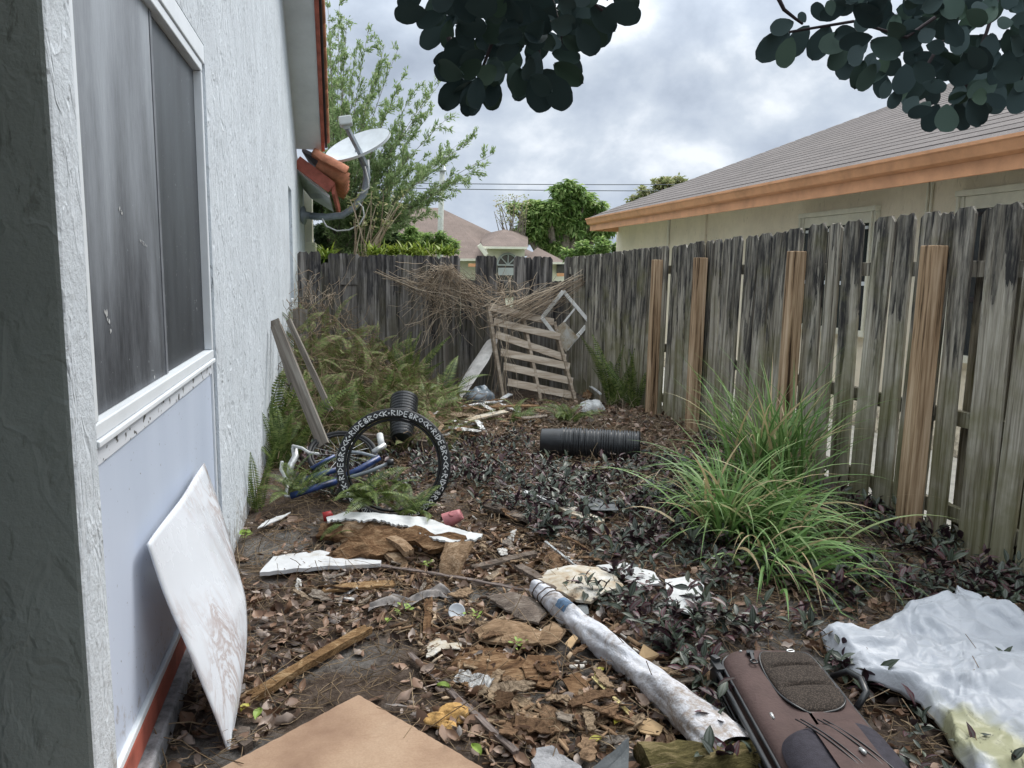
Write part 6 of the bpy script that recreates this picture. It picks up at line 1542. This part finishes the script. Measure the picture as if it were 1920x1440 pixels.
polyB = [(600, 790), (860, 790), (1010, 800), (1010, 870), (1240, 880), (1240, 780), (1300, 800), (1560, 900), (1500, 930), (1300, 900), (1000, 880), (830, 900), (830, 1000), (640, 940), (560, 940), (520, 840)]
holes = [[(800, 745), (1020, 745), (1015, 815), (880, 830), (790, 815)], [(1215, 760), (1320, 800), (1300, 860), (1215, 870), (1190, 800)], [(1530, 1180), (1700, 1140), (1850, 1130), (1960, 1210), (1960, 1500), (1800, 1440), (1740, 1345), (1600, 1290)], [(1340, 1225), (1500, 1205), (1560, 1290), (1700, 1440), (1430, 1440)], [(1010, 1085), (1065, 1058), (1160, 1075), (1120, 1128)], [(1125, 1060), (1200, 1065), (1230, 1088), (1180, 1090)], [(1250, 1086), (1316, 1090), (1300, 1145), (1262, 1140)]]
def creeper(n_stem, poly, hgt, Lr, per=6, keep=0.02, thr=-0.30):
    S_ = ground_pts(n_stem, poly, (1.2, 9.2), (-0.5, 3.5))
    m = np.ones(len(S_), bool)
    for h in holes: m &= ~(polymask(S_, h) & (rng.random(len(S_)) > keep))
    patch = np.array([nz(a*1.3, b_*1.3, 8) for a, b_, _ in S_]); m &= patch+0.6*np.array([nz(a*4.3, b_*4.3, 18) for a, b_, _ in S_])+rng.normal(0, 0.15, len(S_)) > thr
    S_ = S_[m]; k = len(S_)
    hs = rng.uniform(0.25, 1, k)*hgt
    base = np.repeat(S_, per, 0)+rng.normal(0, 0.012, (k*per, 3)); base[:, 2] += np.repeat(hs, per)*np.tile(np.linspace(0.55, 1.05, per), k)
    yaw = np.repeat(rng.uniform(0, 6.28, k), per)+np.tile(np.arange(per)*2.4, k)+rng.normal(0, 0.3, k*per)
    pit = np.tile(np.linspace(0.0, 0.95, per), k)+rng.normal(0, 0.3, k*per)
    L = np.repeat(rng.uniform(Lr[0], Lr[1], k), per)*rng.uniform(0.75, 1.15, k*per)
    V, F = scatter(trl, trf, base, rotm(yaw, pit, rng.normal(0, 0.35, k*per)), np.stack([L*0.40, L, L], -1))
    return V, F, np.tile(np.array(tru), (k*per, 1))
Va, Fa, Ua = creeper(9500, polyA, 0.12, (0.032, 0.085), thr=-0.2); Vb, Fb, Ub = creeper(9500, polyB, 0.10, (0.03, 0.07), thr=-0.08)
tag(fast_obj('striped_creeper', np.vstack([Va, Vb]), np.vstack([Fa, Fb+len(Va)]), m_trad, uv=np.vstack([Ua, Ub])), kind='stuff')

# litter of dead leaves, twigs and chips
ll = []; 
for j in range(6):
    t = j/5; w_ = 0.27*math.sin(math.pi*(0.04+0.93*t))**1.1
    for x in (-1, -0.4, 0.4, 1): ll.append((x*w_, t-0.5, 0.20*x*x*w_*3+0.25*(t-0.5)**2*2+0.05*math.sin(j*2.3+x*2)))
lf = np.array([(j*4+i, j*4+i+1, j*4+i+5, j*4+i+4) for j in range(5) for i in range(3)]); ll = np.array(ll)
polyL = [(440, 1040), (480, 960), (620, 985), (900, 985), (1010, 1000), (1110, 1060), (1130, 1120), (1240, 1250), (1330, 1300), (1400, 1500), (120, 1500), (380, 1150)]
def litter(n, poly, Lr, zr_, curl=1.0, extra=None):
    P = ground_pts(n, poly, (1.5, 9.7), (-0.6, 3.4)); 
    if extra: P = P[extra(P)]
    P = P[~polymask(P, [(672, 1300), (400, 1440), (400, 1500), (1000, 1500), (905, 1440)])]
    k = len(P); P[:, 2] += rng.uniform(zr_[0], zr_[1], k); L = rng.uniform(Lr[0], Lr[1], k)
    return scatter(ll, lf, P, rotm(rng.uniform(0, 6.28, k), rng.normal(0, 0.4, k), rng.normal(0, 0.55, k)), np.stack([L*rng.uniform(0.7, 1.2, k), L, L*rng.uniform(-1.8, 2.0, k)*curl], -1))
sandy = lambda P: np.array([nz(a*2.2, b_*2.2, 4.4) for a, b_, _ in P])+rng.normal(0, 0.2, len(P)) > -0.16
V1, F1 = litter(30000, polyL, (0.022, 0.082), (0.0, 0.03), extra=sandy)
V2, F2 = litter(12000, polyA, (0.03, 0.07), (0.0, 0.03))
V3, F3 = litter(16000, polyB, (0.03, 0.07), (0.0, 0.03))
V3b, F3b = litter(9000, [(980, 860), (1250, 870), (1450, 800), (1300, 770), (1080, 755), (840, 770), (840, 860)], (0.03, 0.08), (0.01, 0.06))
o1, o2, o3 = len(V1), len(V1)+len(V2), len(V1)+len(V2)+len(V3)
tag(fast_obj('leaf_litter', np.vstack([V1, V2, V3, V3b]), np.vstack([F1, F2+o1, F3+o2, F3b+o3]), m_litter), kind='stuff')
allp = [(100, 1500), (440, 1030), (500, 760), (1090, 745), (1260, 770), (1960, 1050), (1960, 1500)]
P0 = ground_pts(22000, allp); P0 = P0[~polymask(P0, [(672, 1300), (400, 1440), (400, 1500), (1000, 1500), (905, 1440)])]; k = len(P0); P0[:, 2] += rng.uniform(0.0, 0.03, k); dr = rng.normal(size=(k, 3)); dr[:, 2] *= 0.15; dr /= np.linalg.norm(dr, axis=1)[:, None]
V, F = strands(wander(P0, dr, rng.uniform(0.03, 0.22, k)**1.0, 4, 0.2, 0.0), rng.uniform(0.0007, 0.0022, k))
tag(fast_obj('twigs_and_straw', V, F, m_straw), kind='stuff')
# wood chips
P0 = ground_pts(14000, [(700, 985), (900, 960), (1110, 1050), (1130, 1130), (1250, 1300), (1330, 1440), (900, 1440), (760, 1200), (600, 1060)]); k = len(P0); P0[:, 2] += rng.uniform(0, 0.03, k)
cu = np.array([(x, y, z) for z in (-.5, .5) for y in (-.5, .5) for x in (-.5, .5)]); cu[0, 0] = -0.1; cu[3, 1] = 0.2; cu[4, 0] = -0.1; cu[7, 1] = 0.2; cf = np.array([(0, 2, 3, 1), (4, 5, 7, 6), (0, 1, 5, 4), (2, 6, 7, 3), (0, 4, 6, 2), (1, 3, 7, 5)])
szs = np.stack([rng.uniform(0.006, 0.025, k), rng.uniform(0.015, 0.10, k), rng.uniform(0.002, 0.009, k)], -1)
V, F = scatter(cu, cf, P0, rotm(rng.uniform(0, 6.28, k), rng.normal(0, 0.3, k), rng.normal(0, 0.4, k)), szs)
m_chip = leafmat('wood_chips', [(0.0, (0.05, 0.03, 0.02)), (0.4, (0.15, 0.09, 0.05)), (0.8, (0.30, 0.20, 0.12)), (0.93, (0.42, 0.32, 0.22)), (1.0, (0.6, 0.58, 0.54))], rough=0.95, trans=0)
tag(fast_obj('wood_chip_debris', V, F, m_chip), kind='stuff')

# green grass clump
gc1, gc2 = gq(1440, 950), gq(1362, 1020)
gp_ = [blades(230, gc1, 0.10, (0.7, 1.2), (1.2, 1.54), 12, 0.6), blades(160, gc2, 0.07, (0.4, 0.95), (0.9, 1.5), 12, 0.8),
     blades(50, gc1+np.array((-0.05, -0.1, 0)), 0.10, (0.6, 1.05), (0.6, 1.15), 12, 0.85, rng.normal(math.pi*0.98, 0.4, 50)), blades(110, gc2+np.array((0.15, 0.1, 0)), 0.10, (0.6, 0.98), (0.6, 1.15), 12, 0.9, rng.normal(-1.25, 0.35, 110)),
     blades(40, gc1, 0.12, (0.5, 0.8), (0.3, 0.8), 12, 0.9), blades(110, gq(1440, 1040), 0.13, (0.45, 0.95), (0.8, 1.45), 12, 0.9), blades(70, gq(1430, 1075), 0.12, (0.4, 0.75), (0.6, 1.2), 12, 0.9, rng.normal(-1.2, 0.6, 70))]
Pg = np.concatenate(gp_); V, F = ribbon(Pg, rng.uniform(0.011, 0.024, len(Pg)), 0.9); V[:, 2] = np.maximum(V[:, 2], 0.03)
tag(fast_obj('grass_clump', V, F, m_grass, at=gc1), 'large clump of long arching green grass in front of the brown posts', 'grass clump')
dg = blades(300, gq(1230, 915), 0.25, (0.2, 0.6), (0.0, 0.5), 7, 0.6); V, F = ribbon(dg, rng.uniform(0.003, 0.008, 300), 0.8); V[:, 2] = np.maximum(V[:, 2], 0.02)
tag(fast_obj('dry_grass', V, F, m_vine), kind='stuff')
P0 = ground_pts(9000, [(980, 860), (1230, 870), (1470, 900), (1560, 900), (1240, 765), (1080, 745), (820, 770)]); k = len(P0); dr = rng.normal(size=(k, 3)); dr[:, 2] = abs(dr[:, 2])*0.5; dr /= np.linalg.norm(dr, axis=1)[:, None]
V, F = strands(wander(P0, dr, rng.uniform(0.1, 0.35, k), 6, 0.35, 0.18), rng.uniform(0.001, 0.0026, k)); V[:, 2] = np.maximum(V[:, 2], 0.0)
tag(fast_obj('dry_straw', V, F, m_vine), kind='stuff')
for i, (px, py, lb) in enumerate(((460, 1010, 'small green weed at the foot of the white wall'), (880, 1165, 'tiny green seedling in front of the round lid'), (810, 1065, 'tiny green seedling above the grey cloth strip'), (755, 1155, 'tiny green seedling left of the dark stake'), (975, 1222, 'tiny green seedling beside the long pointed bark'))):
    c = gq(px, py, 0.01); m = 14; V, F = scatter(*ovalt, c+rng.normal(0, 0.02, (m, 3))*np.array((1, 1, 0.5))+np.array((0, 0, 0.03)), rotm(rng.uniform(0, 6.28, m), rng.uniform(0, 0.7, m), rng.normal(0, 0.3, m)), np.tile((0.012, 0.024, 0.024), (m, 1))*(1.6 if i == 0 else 1))
    tag(fast_obj('seedling', V, F, m_gleaf, at=c), lb, 'seedling', 'green seedlings')
